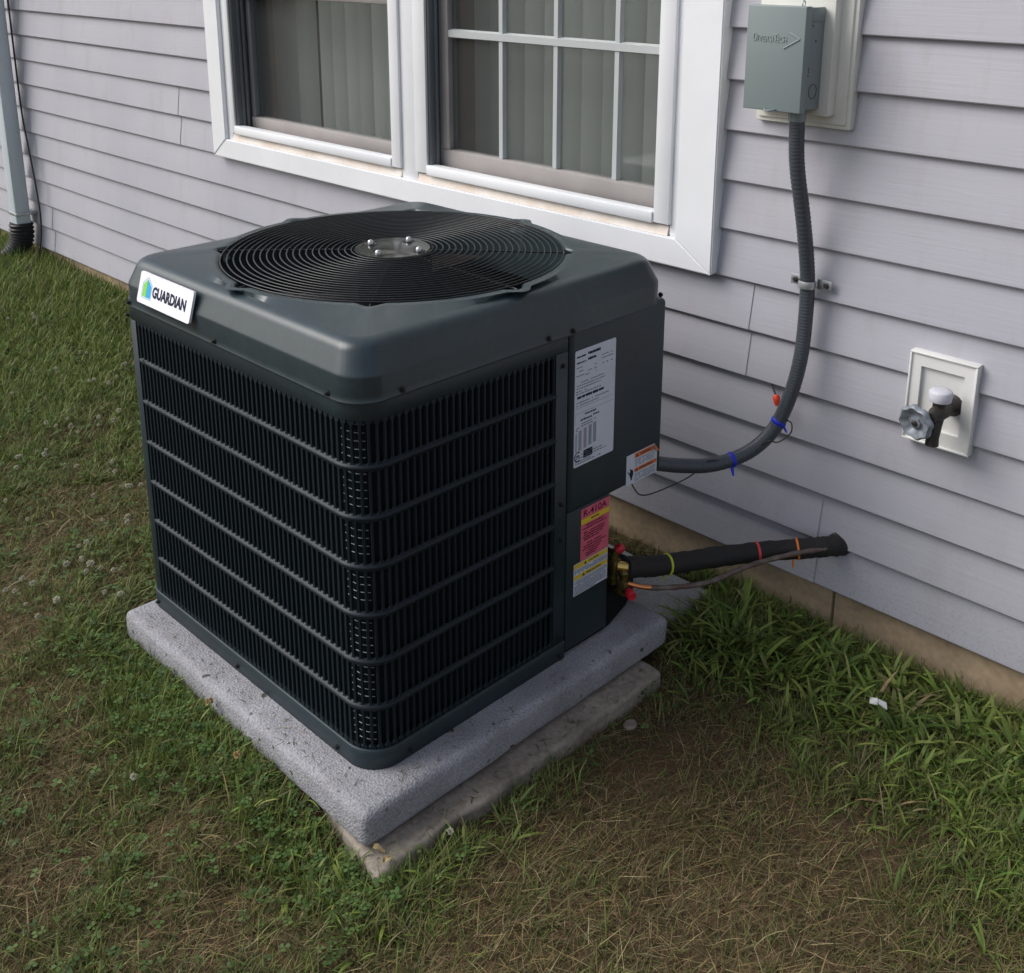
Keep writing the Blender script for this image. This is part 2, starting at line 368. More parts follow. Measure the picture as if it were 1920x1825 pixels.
gx = np.concatenate([[-400, -150, -60, -25, -12, -8], np.arange(-6, 2.6, 0.04), [3, 5, 9, 20, 60, 150, 400]])
gy = np.concatenate([[-400, -150, -60, -25, -10, -5], np.arange(-3.2, 0.16, 0.04), [1, 5, 20, 60, 150, 400]])
GX, GY = np.meshgrid(gx, gy); GZ = ground_h(GX, GY)
nx, ny = len(gx), len(gy)
idx = np.arange(nx*ny).reshape(ny, nx)
gm = MB(); gm.v = np.stack([GX.ravel(), GY.ravel(), GZ.ravel()], 1).tolist()
gm.f = np.stack([idx[:-1, :-1].ravel(), idx[:-1, 1:].ravel(), idx[1:, 1:].ravel(), idx[1:, :-1].ravel()], 1).tolist()
gm.mi = [0]*len(gm.f)
ground = gm.build('ground', M['soil'], smooth=60); tag(ground, kind='structure')

# ------------------------------------------------------------------ house
house = thing('house', 'house wall of grey lavender lap siding with a wide white framed window', 'house', (0, 0, 0))
RV = 0.1143
WX0, WX1, WZ0, WZ1 = -2.203, 0.013, 0.687, 2.25      # outer edge of the window trim
HX0, HX1, NROW = -6.0, 2.6, 24

def siding_panel(row, x0, x1, lift=0.0, rows=2):
    prof = []
    for k in range(rows):
        z = (row+k)*RV
        prof += [(0.0190, z+0.0030), (0.0020, z), (0.0, z+0.0025), (0.0005, z+0.010), (0.0115, z+RV*0.75), (0.0150, z+RV-0.002)]
    prof.append((0.0165, (row+rows)*RV+0.006))
    xs = np.linspace(x0, x1, max(2, int((x1-x0)/0.22)+1)); vs = []; fs = []
    for x in xs:
        for (y, z) in prof:
            vs.append((x, y-lift+0.0007*math.sin(3.1*x+row*1.9)*math.sin(1.3*x+z*9), z+0.0006*math.sin(1.1*x+row)))
    n = len(prof)
    for i in range(len(xs)-1):
        for j in range(n-1): fs.append((i*n+j, (i+1)*n+j, (i+1)*n+j+1, i*n+j+1))
    # visible edge of the overlapping end
    return MB().add(vs, fs).build('siding_panel', M['siding'], house, smooth=40)

JOINTS = {0: [-3.80, 0.328], 2: [-4.9, -1.2], 4: [-4.2, -0.6, 0.111], 6: [-2.489], 8: [-4.4], 10: [-3.9], 12: [-3.1, 1.4]}
for row in range(0, NROW, 2):
    spans = [(HX0, HX1)]
    if row*RV >= WZ0-0.02 and row*RV < WZ1-0.02: spans = [(HX0, WX0+0.02), (WX1-0.02, HX1)]
    js = JOINTS.get(row, [])
    for (a, b) in spans:
        cuts = [a]+[j for j in js if a < j < b]+[b]
        for i in range(len(cuts)-1):
            siding_panel(row, cuts[i]-(0.03 if i else 0), cuts[i+1], lift=0.0018*(len(cuts)-2-i))

# sheathing behind the siding, round the window opening
OX0, OX1, OZ0, OZ1 = -2.11, -0.095, 0.757, 2.18
mb = MB().box(HX0, OX0, 0.024, 0.13, 0.02, NROW*RV).box(OX1, HX1, 0.024, 0.13, 0.02, NROW*RV).box(OX0, OX1, 0.024, 0.13, 0.02, OZ0).box(OX0, OX1, 0.024, 0.13, OZ1, NROW*RV)
mb.build('wall_core', M['sheath'], house, smooth=0)
mb = MB()
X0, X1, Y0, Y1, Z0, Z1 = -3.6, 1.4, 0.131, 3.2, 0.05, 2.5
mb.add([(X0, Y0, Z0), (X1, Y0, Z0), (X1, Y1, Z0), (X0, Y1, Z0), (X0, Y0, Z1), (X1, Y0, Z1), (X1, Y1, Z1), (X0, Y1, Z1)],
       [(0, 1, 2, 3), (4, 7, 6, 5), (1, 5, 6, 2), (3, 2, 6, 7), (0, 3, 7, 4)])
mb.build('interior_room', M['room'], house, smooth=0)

# foundation under the siding, in lengths with open joints
fx = [-6.0, -2.9, -1.25, 0.372, 2.6]
for i in range(len(fx)-1):
    MB().box(fx[i]+0.003, fx[i+1]-0.003, 0.018, 0.30, -0.6, 0.016, 0.004).build('foundation_block', M['foundation'], house, smooth=30)
MB().box(HX0, HX1, 0.032, 0.29, -0.58, 0.008).build('foundation_core', M['slab'], house, smooth=0)

# window: outer frame with mullion, then boards, sashes, panes
win = MB()
win.box(-2.112, -2.078, -0.010, 0.10, 0.757, 2.20, 0.003)
win.box(-2.080, -2.050, -0.020, 0.10, 0.785, 2.17, 0.003)
win.box(-1.165, -1.122, -0.021, 0.10, 0.785, 2.17, 0.003)
win.box(-1.126, -1.052, -0.012, 0.10, 0.757, 2.20, 0.003)
win.box(-1.056, -1.003, -0.019, 0.10, 0.785, 2.17, 0.003)
win.box(-0.165, -0.118, -0.020, 0.10, 0.785, 2.17, 0.003)
win.box(-0.122, -0.094, -0.010, 0.10, 0.757, 2.20, 0.003)
win.box(-2.10, -0.10, -0.012, 0.10, 2.14, 2.20, 0.003)
window = win.build('window', M['vinyl'], house)
def board(poly, name='trim_board'):
    b = bmesh.new(); f = b.faces.new([b.verts.new((x, -0.024, z)) for x, z in poly])
    e = bmesh.ops.extrude_face_region(b, geom=[f]); 
    for q in e['geom']:
        if isinstance(q, bmesh.types.BMVert): q.co.y = 0.016
    bmesh.ops.recalc_face_normals(b, faces=b.faces); bmesh.ops.bevel(b, geom=list(b.edges), offset=0.003, segments=2, affect='EDGES')
    b.verts.index_update(); mbx = MB().add([q.co[:] for q in b.verts], [[q.index for q in g.verts] for g in b.faces]); b.free()
    return mbx.build(name, M['vinyl'], window)
g = 0.0006
board([(WX0+g, WZ0), (WX1-g, WZ0), (-0.094-g, 0.757), (-2.112+g, 0.757)])
board([(WX0, WZ0+g), (-2.112, 0.757+g), (-2.112, 2.2), (WX0, 2.25)])
board([(WX1, WZ0+g), (WX1, 2.25), (-0.094, 2.2), (-0.094, 0.757+g)])
board([(WX0, 2.25+g), (-2.112, 2.2+g), (-0.094, 2.2+g), (WX1, 2.25+g)])
for a, b_ in ((-2.076, -1.128), (-1.050, -0.124)):
    MB().prism([(a, -0.016, 0.7575), (a, 0.05, 0.7575), (a, 0.05, 0.792), (a, -0.008, 0.780)], (b_-a, 0, 0)).build('sill', M['vinyl_cream'], window)
for a, b_ in ((-2.049, -1.166), (-1.002, -0.166)):
    MB().box(a, b_, -0.024, 0.012, 0.783, 0.812, 0.003).build('bottom_rail', M['vinyl'], window)
    MB().box(a, b_, 0.0125, 0.09, 0.780, 0.800, 0.002).build('inner_sill', M['sash'], window)
# jamb tracks seen edge-on
for x in (-2.05, -1.003):
    mb = MB()
    for k, y in enumerate((-0.012, 0.010, 0.026)):
        mb.box(x+0.0005, x+0.010+0.004*k, y, y+0.010, 0.80, 2.14, 0.001)
    mb.box(x+0.0002, x+0.005, -0.016, 0.095, 0.80, 2.14)
    mb.build('jamb_track', M['track'], window)
# left window: lower sash rail, raised sash above
MB().box(-2.03, -1.168, 0.040, 0.075, 0.801, 0.842, 0.003).build('sash_rail', M['sash'], window)
MB().box(-2.03, -2.006, 0.042, 0.074, 0.843, 1.27, 0.003).build('sash_stile', M['track'], window)
MB().box(-2.04, -1.168, 0.016, 0.050, 1.262, 1.310, 0.004).build('sash_rail', M['sash'], window)
MB().box(-2.02, -1.168, 0.060, 0.064, 0.80, 2.14).build('pane', M['glass'], window)
# right window: sash with stile, rail and grid
MB().box(-0.995, -0.958, 0.030, 0.066, 0.857, 2.14, 0.003).build('sash_stile', M['sash'], window)
MB().box(-0.995, -0.166, 0.030, 0.066, 0.801, 0.8565, 0.004).build('sash_rail', M['sash'], window)
MB().box(-0.957, -0.166, 0.047, 0.051, 0.857, 2.14).build('pane', M['glass'], window)
for x in (-0.747, -0.543, -0.336):
    MB().prism([(x-0.011, 0.046, 0.857), (x-0.007, 0.034, 0.857), (x+0.007, 0.034, 0.857), (x+0.011, 0.046, 0.857)], (0, 0, 1.28)).build('muntin', M['muntin'], window, smooth=0)
for z in (1.19, 1.52, 1.85):
    MB().prism([(-0.957, 0.0465, z-0.013), (-0.957, 0.031, z-0.009), (-0.957, 0.031, z+0.009), (-0.957, 0.0465, z+0.013)], (0.79, 0, 0)).build('muntin', M['muntin'], window, smooth=0)

# vertical blinds behind the glass
def blinds(name, label, x0, x1, z0, skip=()):
    t = thing(name, label, 'blinds', ((x0+x1)/2, 0.19, z0), 'vertical blinds hanging inside the window')
    n = int((x1-x0)/0.072)
    MB().box(x0-0.03, x1+0.03, 0.165, 0.215, 2.14, 2.19, 0.003).build('headrail', M['blind'], t)
    sm = None
    for i in range(n):
        if i in skip: continue
        if sm is None:
            mb = MB(); vs = []; fs = []
            for k in range(7):
                u = -0.044+0.088*k/6; b = 0.006*(1-(u/0.044)**2)
                vs += [(u, -b, 0), (u, -b, 2.14-z0)]
            fs = [(2*k, 2*k+2, 2*k+3, 2*k+1) for k in range(6)]
            me = bpy.data.meshes.new('blind_slat'); me.from_pydata(vs, [], fs); me.materials.append(M['blind']); me.shade_smooth(); sm = me
        o = bpy.data.objects.new('blind_slat', sm); COL.objects.link(o); o.parent = t
        o.location = (x0+0.036+i*0.072-(x0+x1)/2, random.uniform(-0.004, 0.004), 0); o.rotation_euler = (0, 0, R(random.uniform(14, 27)))
    return t
blinds('vertical_blinds', 'vertical blinds with a dark gap behind the left window pane', -2.06, -1.15, 0.78, skip=(3,))
blinds('vertical_blinds', 'vertical blinds behind the gridded right window pane', -1.00, -0.13, 0.78)

# ------------------------------------------------------------------ concrete pad and old slab
def rough_block(x0, x1, y0, y1, z0, z1, bev, nseg, amp, mat, name, label, cat, skew=0.0):
    bm = bmesh.new(); bmesh.ops.create_cube(bm, size=1)
    for q in bm.verts: q.co = Vector(((x0+x1)/2+q.co.x*(x1-x0), (y0+y1)/2+q.co.y*(y1-y0), (z0+z1)/2+q.co.z*(z1-z0)))
    bmesh.ops.bevel(bm, geom=list(bm.edges), offset=bev, segments=4, profile=0.5, affect='EDGES')
    long_e = [e for e in bm.edges if e.calc_length() > 0.3]
    bmesh.ops.subdivide_edges(bm, edges=long_e, cuts=nseg, use_grid_fill=True)
    for q in bm.verts:
        x, y, z = q.co
        a = amp*float(wob(x*9, y*9, 1.0, z*20)); b = amp*float(wob(x*23+3, y*21, 1.0, z*40))
        d = Vector((x-(x0+x1)/2, y-(y0+y1)/2, 0)); d.normalize()
        edge = min(x-x0, x1-x, y-y0, y1-y) < 0.03
        if edge: q.co += d*(a+b*0.6)
        if z > z0+0.01: q.co.z += (a*0.3 if edge else 0)
        q.co.y += skew*(x1-x)/(x1-x0)*(y1-y)/(y1-y0)
    bm.verts.index_update()
    mb = MB().add([q.co[:] for q in bm.verts], [[q.index for q in f.verts] for f in bm.faces]); bm.free()
    o = mb.build(name, mat, smooth=50); tag(o, label, cat); return o
rough_block(-0.705, 0.174, -1.194, -0.345, -0.072, 0.0, 0.017, 30, 0.0020, M['pad'], 'equipment_pad', 'speckled grey concrete pad under the air conditioner', 'pad')
rough_block(-0.712, 0.224, -1.210, -0.425, -0.30, -0.075, 0.010, 34, 0.0075, M['slab'], 'old_slab', 'worn brown concrete slab under the grey pad', 'slab', skew=0.16)

rough_block(-0.62, 0.105, -0.332, -0.075, -0.28, -0.088, 0.012, 14, 0.006, M['footing'], 'footing_strip', 'pale concrete strip on the ground between the pad and the house', 'slab')

# ------------------------------------------------------------------ air conditioner
AX, AY = -0.294, -0.721
HX, HY = 0.401, 0.406
XR, YF, YB, XL = AX+HX, AY-HY, AY+HY, AX-HX
ac = thing('air_conditioner', 'dark grey square air conditioner unit with top fan and louvered sides', 'air conditioner', (AX, AY, 0))

RC, RL = 0.062, 0.035
def ac_path(s0=None, s1=None, off=0.0, step=0.012):
    """points (x, y, nx, ny) along the outer skin: left side, front, right side"""
    pts = []
    for y in np.arange(YF+0.30, YF+RL, -0.05): pts.append((XL, y, -1, 0))
    for k in range(9):
        a = math.pi+math.pi/2*k/8; pts.append((XL+RL+RL*math.cos(a), YF+RL+RL*math.sin(a), math.cos(a), math.sin(a)))
    for x in np.arange(XL+RL+0.0152, XR-RC-0.004, 0.0152): pts.append((x, YF, 0, -1))
    for k in range(13):
        a = -math.pi/2+math.pi/2*k/12; pts.append((XR-RC+RC*math.cos(a), YF+RC+RC*math.sin(a), math.cos(a), math.sin(a)))
    for y in np.arange(YF+RC+0.0152, -0.622, 0.0152): pts.append((XR, y, 1, 0))
    pts.append((XR, -0.622, 1, 0))
    return pts
PATH = ac_path()
def skin(path, z0, z1, off=0.0, th=0.004, extra=None):
    vs = []; fs = []
    for (x, y, nx_, ny_) in path:
        for (o, z) in ((off-th, z0), (off-0.0008, z0), (off, z0+0.0008), (off, z1-0.0008), (off-0.0008, z1), (off-th, z1)):
            vs.append((x+nx_*o, y+ny_*o, z))
    for i in range(len(path)-1):
        for j in range(5): fs.append((i*6+j, (i+1)*6+j, (i+1)*6+j+1, i*6+j+1))
    n = len(path)
    fs += [tuple(range(6)), tuple((n-1)*6+5-j for j in range(6))]
    return MB().add(vs, fs)
RZ = [0.128, 0.2215, 0.315, 0.4085, 0.502, 0.5955]
LZ0, LZ1 = 0.041, 0.681
pf = [p for p in PATH if not (p[2] == -1 and p[1] > YF+0.25)]
skin(PATH, 0.0, LZ0, 0.003).build('bottom_band', M['ac'], ac, smooth=50)
skin(PATH, LZ1, 0.728, 0.0).build('top_band', M['ac'], ac, smooth=50)
skin([p for p in PATH if p[0] < -0.6445], LZ0, LZ1, 0.0005).build('corner_post', M['ac'], ac, smooth=50)
skin([p for p in PATH if p[2] == 1 and p[1] > -0.656], LZ0, LZ1, 0.0005).build('corner_post', M['ac'], ac, smooth=50)
# plain sheet round the left rear and the back
mb = MB()
mb.box(XL, XL+0.004, YF+0.24, YB-0.02, 0.0, 0.728).box(XL+0.02, -0.036, YB-0.004, YB, 0.0, 0.728).box(XL, XL+0.03, YB-0.03, YB, 0, 0.728, 0.008)
mb.build('rear_panel', M['ac'], ac)

# louvers: one full-height slat shared by all, pinched between the rails
def slat_mesh():
    zs = []; bands = [LZ0]+RZ+[LZ1]
    for a, b in zip(bands[:-1], bands[1:]):
        e = 0.004
        zs += [(a, 0.0079), (a+e+0.001, 0.0076), (a+e+0.0028, 0.0050), (a+e+0.0055, 0.0029), (b-e-0.0055, 0.0029), (b-e-0.0028, 0.0050), (b-e-0.001, 0.0076), (b, 0.0079)]
    vs = []; fs = []
    for z, h in zs: vs += [(-h, 0.0035, z), (-h*0.55, -0.0002, z), (h*0.75, 0.0006, z), (h, 0.006, z)]
    for i in range(len(zs)-1):
        for j in range(3): fs.append((4*i+j, 4*i+j+1, 4*i+5+j, 4*i+4+j))
    me = bpy.data.meshes.new('slat'); me.from_pydata(vs, [], fs); me.materials.append(M['slat']); me.update(); return me
SM = slat_mesh()
# equally spaced along the louvered run
run = []
x0 = -0.638
L1 = (XR-RC)-x0; L2 = RC*math.pi/2; L3 = (-0.658)-(YF+RC); TOT = L1+L2+L3; NS = 79
def at_s(s):
    if s <= L1: return (x0+s, YF, 0.0, -1.0)
    if s <= L1+L2:
        a = -math.pi/2+(s-L1)/RC; return (XR-RC+RC*math.cos(a), YF+RC+RC*math.sin(a), math.cos(a), math.sin(a))
    return (XR, YF+RC+(s-L1-L2), 1.0, 0.0)
for i in range(NS):
    x, y, nx_, ny_ = at_s(TOT*i/(NS-1))
    o = bpy.data.objects.new('slat', SM); COL.objects.link(o); o.parent = ac
    o.location = (x-AX-nx_*0.001, y-AY-ny_*0.001, 0); o.rotation_euler = (0, 0, math.atan2(ny_, nx_)+math.pi/2)
rp_ = [at_s(TOT*k/150) for k in range(-1, 152) if 0 <= TOT*k/150 <= TOT]
for z in RZ:
    vs = []; fs = []; prof = [(-0.004, -0.0085), (-0.0005, -0.0060), (0.0018, -0.0030), (0.0030, 0.0002), (0.0028, 0.0022), (0.0005, 0.0042), (-0.004, 0.0075)]
    ends = [(rp_[0][0]-0.010, *rp_[0][1:])] + rp_ + [(rp_[-1][0], rp_[-1][1]+0.008, *rp_[-1][2:])]
    for i, (x, y, nx_, ny_) in enumerate(ends):
        k = 0.25 if i in (0, len(ends)-1) else 1
        for o_, dz in prof: vs.append((x+nx_*(o_ if o_ < 0 else o_*k), y+ny_*(o_ if o_ < 0 else o_*k), z+dz*(0.5+0.5*k)))
    for i in range(len(ends)-1):
        for j in range(6): fs.append((i*7+j, (i+1)*7+j, (i+1)*7+j+1, i*7+j+1))
    MB().add(vs, fs).build('rail', M['rail'], ac, smooth=60)
# coil behind the louvers; pale tube arcs form painted glints at the corner only
cp = [(x-nx_*0.026, y-ny_*0.026) for x, y, nx_, ny_ in [at_s(TOT*k/60) for k in range(61)]]
loop = [(XL+0.03, YB-0.03), (XL+0.03, YF+0.028)] + cp + [(XR-0.03, -0.60), (-0.02, YB-0.03)]
vs = [(x, y, z) for x, y in loop for z in (0.03, 0.70)]
n = len(loop); fs = [(2*i, 2*((i+1) % n), 2*((i+1) % n)+1, 2*i+1) for i in range(n)]
MB().add(vs, fs).build('coil', M['coil'], ac, smooth=0)
mb = MB()
for k in range(42):
    z = 0.047+k*0.0151
    if min(abs(z-q) for q in RZ) < 0.006: continue
    arc = [at_s(L1-0.012+(L2*0.70)*j/10) for j in range(11)]
    mb.tube([(x-nx_*0.0205, y-ny_*0.0205, z) for x, y, nx_, ny_ in arc], 0.0008, 5)
tb = mb.build('coil_tube_glints', M['tube'], ac); tb['kind'] = 'stuff'
# base pan with the corner cut away under the control box
CUT = [(XR-0.003, -0.487), (-0.035, YB-0.004)]; LOW = [(XR-0.004, -0.470), (0.052, YB-0.010)]
mb = MB(); base = [(XL+0.01, YB-0.01), (XL+0.01, YF+0.04), (XL+0.04, YF+0.01), (XR-0.06, YF+0.008), (XR-0.008, YF+0.06), CUT[0], CUT[1]]
mb.prism([(x, y, 0.004) for x, y in base], (0, 0, 0.028)); mb.prism([(LOW[0][0], -0.489, 0.005), (LOW[0][0], LOW[0][1], 0.005), (0.080, -0.385, 0.005), (LOW[1][0], LOW[1][1], 0.005), (-0.03, LOW[1][1], 0.005)], (0, 0, 0.078)); mb.build('base_pan', M['ac_dark'], ac, smooth=0)
mb = MB().prism([(CUT[0][0]-0.008, CUT[0][1], 0.005), (CUT[0][0]-0.002, CUT[0][1]+0.002, 0.005), (CUT[1][0], CUT[1][1], 0.005), (CUT[1][0]-0.006, CUT[1][1]-0.002, 0.005)], (0, 0, 0.345))
mb.build('inner_panel', M['ac_dark'], ac, smooth=0)
# right side: control box above, service panel below
mb = MB().box(XR-0.10, XR+0.004, -0.617, YB-0.0005, 0.326, 0.722, 0.012, 4)
mb.build('control_box', M['ac'], ac, smooth=40)
mb = MB().box(XR-0.055, XR+0.002, -0.619, -0.487, 0.012, 0.332, 0.003)
mb.build('service_panel', M['ac'], ac)

# cap with chamfered rim and round opening
FX, FY = -0.297, -0.716
SP = [R(-46+45*k) for k in range(8)]
th = list(np.linspace(-math.pi, math.pi, 208, endpoint=False))
for d in (-135, -45, 45, 135): th += list(np.linspace(R(d-8.1), R(d+8.1), 22))
for s in SP:
    s2 = (s+math.pi) % (2*math.pi)-math.pi; th += list(np.linspace(s2-0.16, s2+0.16, 13))
th = sorted(set(round(((t+math.pi) % (2*math.pi))-math.pi, 5) for t in th))
def rr_at(t, hx, hy, r):
    c, s = math.cos(t), math.sin(t); lo, hi = 0.1, 0.8
    for _ in range(40):
        m = (lo+hi)/2; qx, qy = abs(c*m+FX-AX)-(hx-r), abs(s*m+FY-AY)-(hy-r)
        sd = math.hypot(max(qx, 0), max(qy, 0))+min(max(qx, qy), 0)-r
        if sd > 0: hi = m
        else: lo = m
    return (FX+c*lo, FY+s*lo)
def notch(t): 
    d = min(abs((t-s+math.pi) % (2*math.pi)-math.pi) for s in SP); return max(0.0, math.cos(min(d/0.085, 1)*math.pi/2))**1.5
OR = 0.352
prof = [(0.001, 0.7135), (-0.0045, 0.7125), (-0.0055, 0.7155), (-0.0045, 0.7185), (-0.0038, 0.724), (-0.0038, 0.726), (-0.0038, 0.7575), (-0.0035, 0.7600), (-0.0026, 0.7625), (-0.0014, 0.7650), (0.0120, 0.7960), (0.0134, 0.7990), (0.0160, 0.8030), (0.0195, 0.8065), (0.0240, 0.8095), (0.0300, 0.8117), (0.0370, 0.8132), (0.0390, 0.8135)]
rings = []
for ins, z in prof:
    r = max(0.03, 0.058-ins*0.5); rings.append([(*rr_at(t, HX-ins, HY-ins, r), z) for t in th])
for dr, z in ((0.022, 0.8218), (0.020, 0.8222), (0.010, 0.8230), (0.004, 0.8222), (0.0, 0.8190), (-0.001, 0.810)):
    rings.append([(FX+(OR+dr+0.019*notch(t))*math.cos(t), FY+(OR+dr+0.019*notch(t))*math.sin(t), z) for t in th])
rings.append([(FX+(OR-0.002)*math.cos(t), FY+(OR-0.002)*math.sin(t), 0.799) for t in th])
rings.append([(FX+(OR-0.008)*math.cos(t), FY+(OR-0.008)*math.sin(t), 0.70) for t in th])
n = len(th); vs = [p for q in rings for p in q]; fs = []
for i in range(len(rings)-1):
    for j in range(n): fs.append((i*n+j, i*n+(j+1) % n, (i+1)*n+(j+1) % n, (i+1)*n+j))
cap = MB().add(vs, fs).build('top_cover', M['cap'], ac, smooth=32)

# fan guard
def gz(r): return 0.8225+0.0040*(1-(r/OR)**2)
for k in range(21):
    r = 0.0885+0.01315*k
    c = [(FX+r*math.cos(a), FY+r*math.sin(a), gz(r)) for a in np.linspace(0, 2*math.pi, 96, endpoint=False)]
    MB().tube(c, 0.0017, 6, closed=True).build('guard_ring', M['wire'], ac, smooth=80)
for s in SP:
    MB().tube([(FX+r*math.cos(s), FY+r*math.sin(s), gz(r)-0.0034) for r in np.linspace(0.075, 0.366, 10)], 0.0021, 6).build('guard_spoke', M['wire'], ac, smooth=80)
hub = MB().lathe([(0.001, 0.8290), (0.034, 0.8291), (0.043, 0.8277), (0.072, 0.8277), (0.079, 0.8288), (0.0825, 0.8270), (0.0825, 0.820), (0.02, 0.817)], (FX, FY, 0), n=64).build('motor_plate', M['gloss'], ac, smooth=40)
for a in (-164, -72, 18, 110):
    c = (FX+0.060*math.cos(R(a)), FY+0.060*math.sin(R(a)), 0.8277)
    MB().lathe([(0.013, 0.0), (0.013, 0.0008), (0.0072, 0.001)], c, n=16).build('washer', M['black'], hub)
    MB().lathe([(0.0066, 0.0005), (0.0066, 0.005), (0.0052, 0.0082), (0.0025, 0.0098), (0.0006, 0.0101)], c, n=14).build('bolt', M['steel'], hub, smooth=60)
MB().lathe([(0.07, 0.817), (0.078, 0.80), (0.078, 0.66), (0.06, 0.65)], (FX, FY, 0), n=32).build('fan_motor', M['ac_dark'], ac, smooth=40)
for b in range(3):
    vs = []; fs = []
    for i in range(9):
        r = 0.07+0.265*i/8; wd = R(26+22*i/8)
        for j in range(7):
            a = R(120*b+20)+wd*(j/6-0.5)*2+R(10)*i/8; vs.append((FX+r*math.cos(a), FY+r*math.sin(a), 0.70+0.065*(0.5-j/6)+0.006*math.sin(j)))
    for i in range(8):
        for j in range(6): fs.append((i*7+j, i*7+j+1, (i+1)*7+j+1, (i+1)*7+j))
    MB().add(vs, fs).build('fan_blade', M['blade'], ac, smooth=80)

# screws round the lip of the cap and the base
def screw(p, nrm, mat='black'):
    MB().lathe([(0.0058, 0.0), (0.0058, 0.0012), (0.0036, 0.0016), (0.0036, 0.0055), (0.002, 0.0062)], p, nrm, n=8).build('screw', M[mat], ac, smooth=30)
for x in (-0.655, -0.32, 0.035): screw((x, YF-0.0045, 0.722), (0, -1, 0))
for y in (-1.035, -0.68): screw((XR+0.0045, y, 0.722), (1, 0, 0))
screw((XR+0.0045, -0.612, 0.7205), (1, 0, 0)); screw((XR-0.02, YB+0.004, 0.721), (0, 1, 0))
for x in (-0.66, -0.33, 0.01): screw((x, YF-0.003, 0.014), (0, -1, 0))
for y in (-1.04, -0.64): screw((XR+0.003, y, 0.014), (1, 0, 0))
for z in (0.655, 0.36, 0.28, 0.05): screw((XR+0.0008, -0.636, z), (1, 0, 0))
screw((XL+0.022, YF-0.0008, 0.69), (0, -1, 0))

# --- badge on the chamfer
bt = R(16); BO = Vector((-0.594, YF-0.0130, 0.7400)); BU = Vector((1, 0, 0)); BV = Vector((0, math.sin(bt), math.cos(bt))); BN = Vector((0, -math.cos(bt), math.sin(bt)))
def bmap(lift):
    return lambda u, v: BO+BU*u+BV*v+BN*lift
def rrpoly(w_, h_, r, n=5):
    o = []
    for cx_, cy_, a0 in ((w_-r, r, -90), (w_-r, h_-r, 0), (r, h_-r, 90), (r, r, 180)):
        for k in range(n): a = R(a0+90*k/(n-1)); o.append((cx_+r*math.cos(a), cy_+r*math.sin(a)))
    return o
bw, bh = 0.206, 0.0635
mb = MB(); f0 = bmap(0.0); mb.prism([f0(u, v) for u, v in rrpoly(bw, bh, 0.006)], BN*0.005)
badge = mb.build('name_badge', M['badge'], ac, smooth=40, label='white name badge with a green and blue house mark')
fm = bmap(0.0054)
mb = MB(); put_text(mb, 'GUARDIAN', fm, width=0.130, height=0.0235, u0=0.0560, v0=0.0190, bold=0.045); mb.build('lettering', M['ink'], badge, smooth=0)
lx, ly = 0.0165, 0.0145
mb = MB(); mb.add([fm(lx+0.0015, ly), fm(lx+0.0165, ly), fm(lx+0.0165, ly+0.036), fm(lx+0.0015, ly+0.025)], [(0, 1, 2, 3)]); mb.build('logo_half', M['lgreen'], badge, smooth=0)
mb = MB(); mb.add([fm(lx+0.0175, ly), fm(lx+0.0325, ly), fm(lx+0.0325, ly+0.025), fm(lx+0.0175, ly+0.036)], [(0, 1, 2, 3)])
mb.build('logo_half', M['lblue'], badge, smooth=0)
mb = MB()
for a, b in (((-0.001, 0.0268), (0.017, 0.0405)), ((0.017, 0.0405), (0.035, 0.0268)), ((-0.001, -0.0022), (0.035, -0.0022)), ((-0.001, -0.0022), (-0.001, 0.0268)), ((0.035, -0.0022), (0.035, 0.0268))):
    dx, dy = b[0]-a[0], b[1]-a[1]; l = math.hypot(dx, dy); px, py = -dy/l*0.0005, dx/l*0.0005
    mb.add([fm(lx+a[0]+px, ly+a[1]+py), fm(lx+a[0]-px, ly+a[1]-py), fm(lx+b[0]-px, ly+b[1]-py), fm(lx+b[0]+px, ly+b[1]+py)], [(0, 1, 2, 3)])
mb.build('logo_outline', M['lblue'], badge, smooth=0)

# --- stickers on the right side: u runs along +y, v up
def sticker(name, mat, x, y0, y1, z0, z1, r=0.004, label=None, poly=None):
    P = poly or [(y0+u, z0+v) for u, v in rrpoly(y1-y0, z1-z0, r)]
    return MB().prism([(x, a, b) for a, b in P], (0.0005, 0, 0)).build(name, M[mat], ac, smooth=0, label=label)
def bars(x, rows, name, mat, parent):
    mb = MB()
    for (a0, a1, z0, z1) in rows: mb.add([(x, a0, z0), (x, a1, z0), (x, a1, z1), (x, a0, z1)], [(0, 1, 2, 3)])
    o = mb.build(name, M[mat], parent, smooth=0); o['kind'] = 'stuff'; return o
def words(y0, y1, z, h, fill=1.0, wmin=0.003, wmax=0.010, gap=0.0012):
    o = []; y = y0
    while y < y1-0.002:
        l = random.uniform(wmin, wmax); e = min(y+l, y1)
        if random.random() < fill: o.append((y, e, z-h*random.uniform(0.35, 0.5), z+h*random.uniform(0.35, 0.5)))
        y = e+gap
    return o
XP = XR+0.0042
rate = sticker('rating_plate', 'paper', XP, -0.605, -0.483, 0.428, 0.676, label='tall white printed rating plate')
XT = XP+0.0008
rows = []
rows += words(-0.601, -0.573, 0.6625, 0.0040, 1, 0.009, 0.014) + words(-0.568, -0.530, 0.6640, 0.0062, 1, 0.004, 0.010, 0.0006)
rows += words(-0.601, -0.573, 0.6500, 0.0035, 1, 0.009, 0.014) + words(-0.568, -0.541, 0.6520, 0.0060, 1, 0.003, 0.008, 0.0006)
rows += words(-0.598, -0.518, 0.5770, 0.0062, 1, 0.010, 0.020, 0.0014)
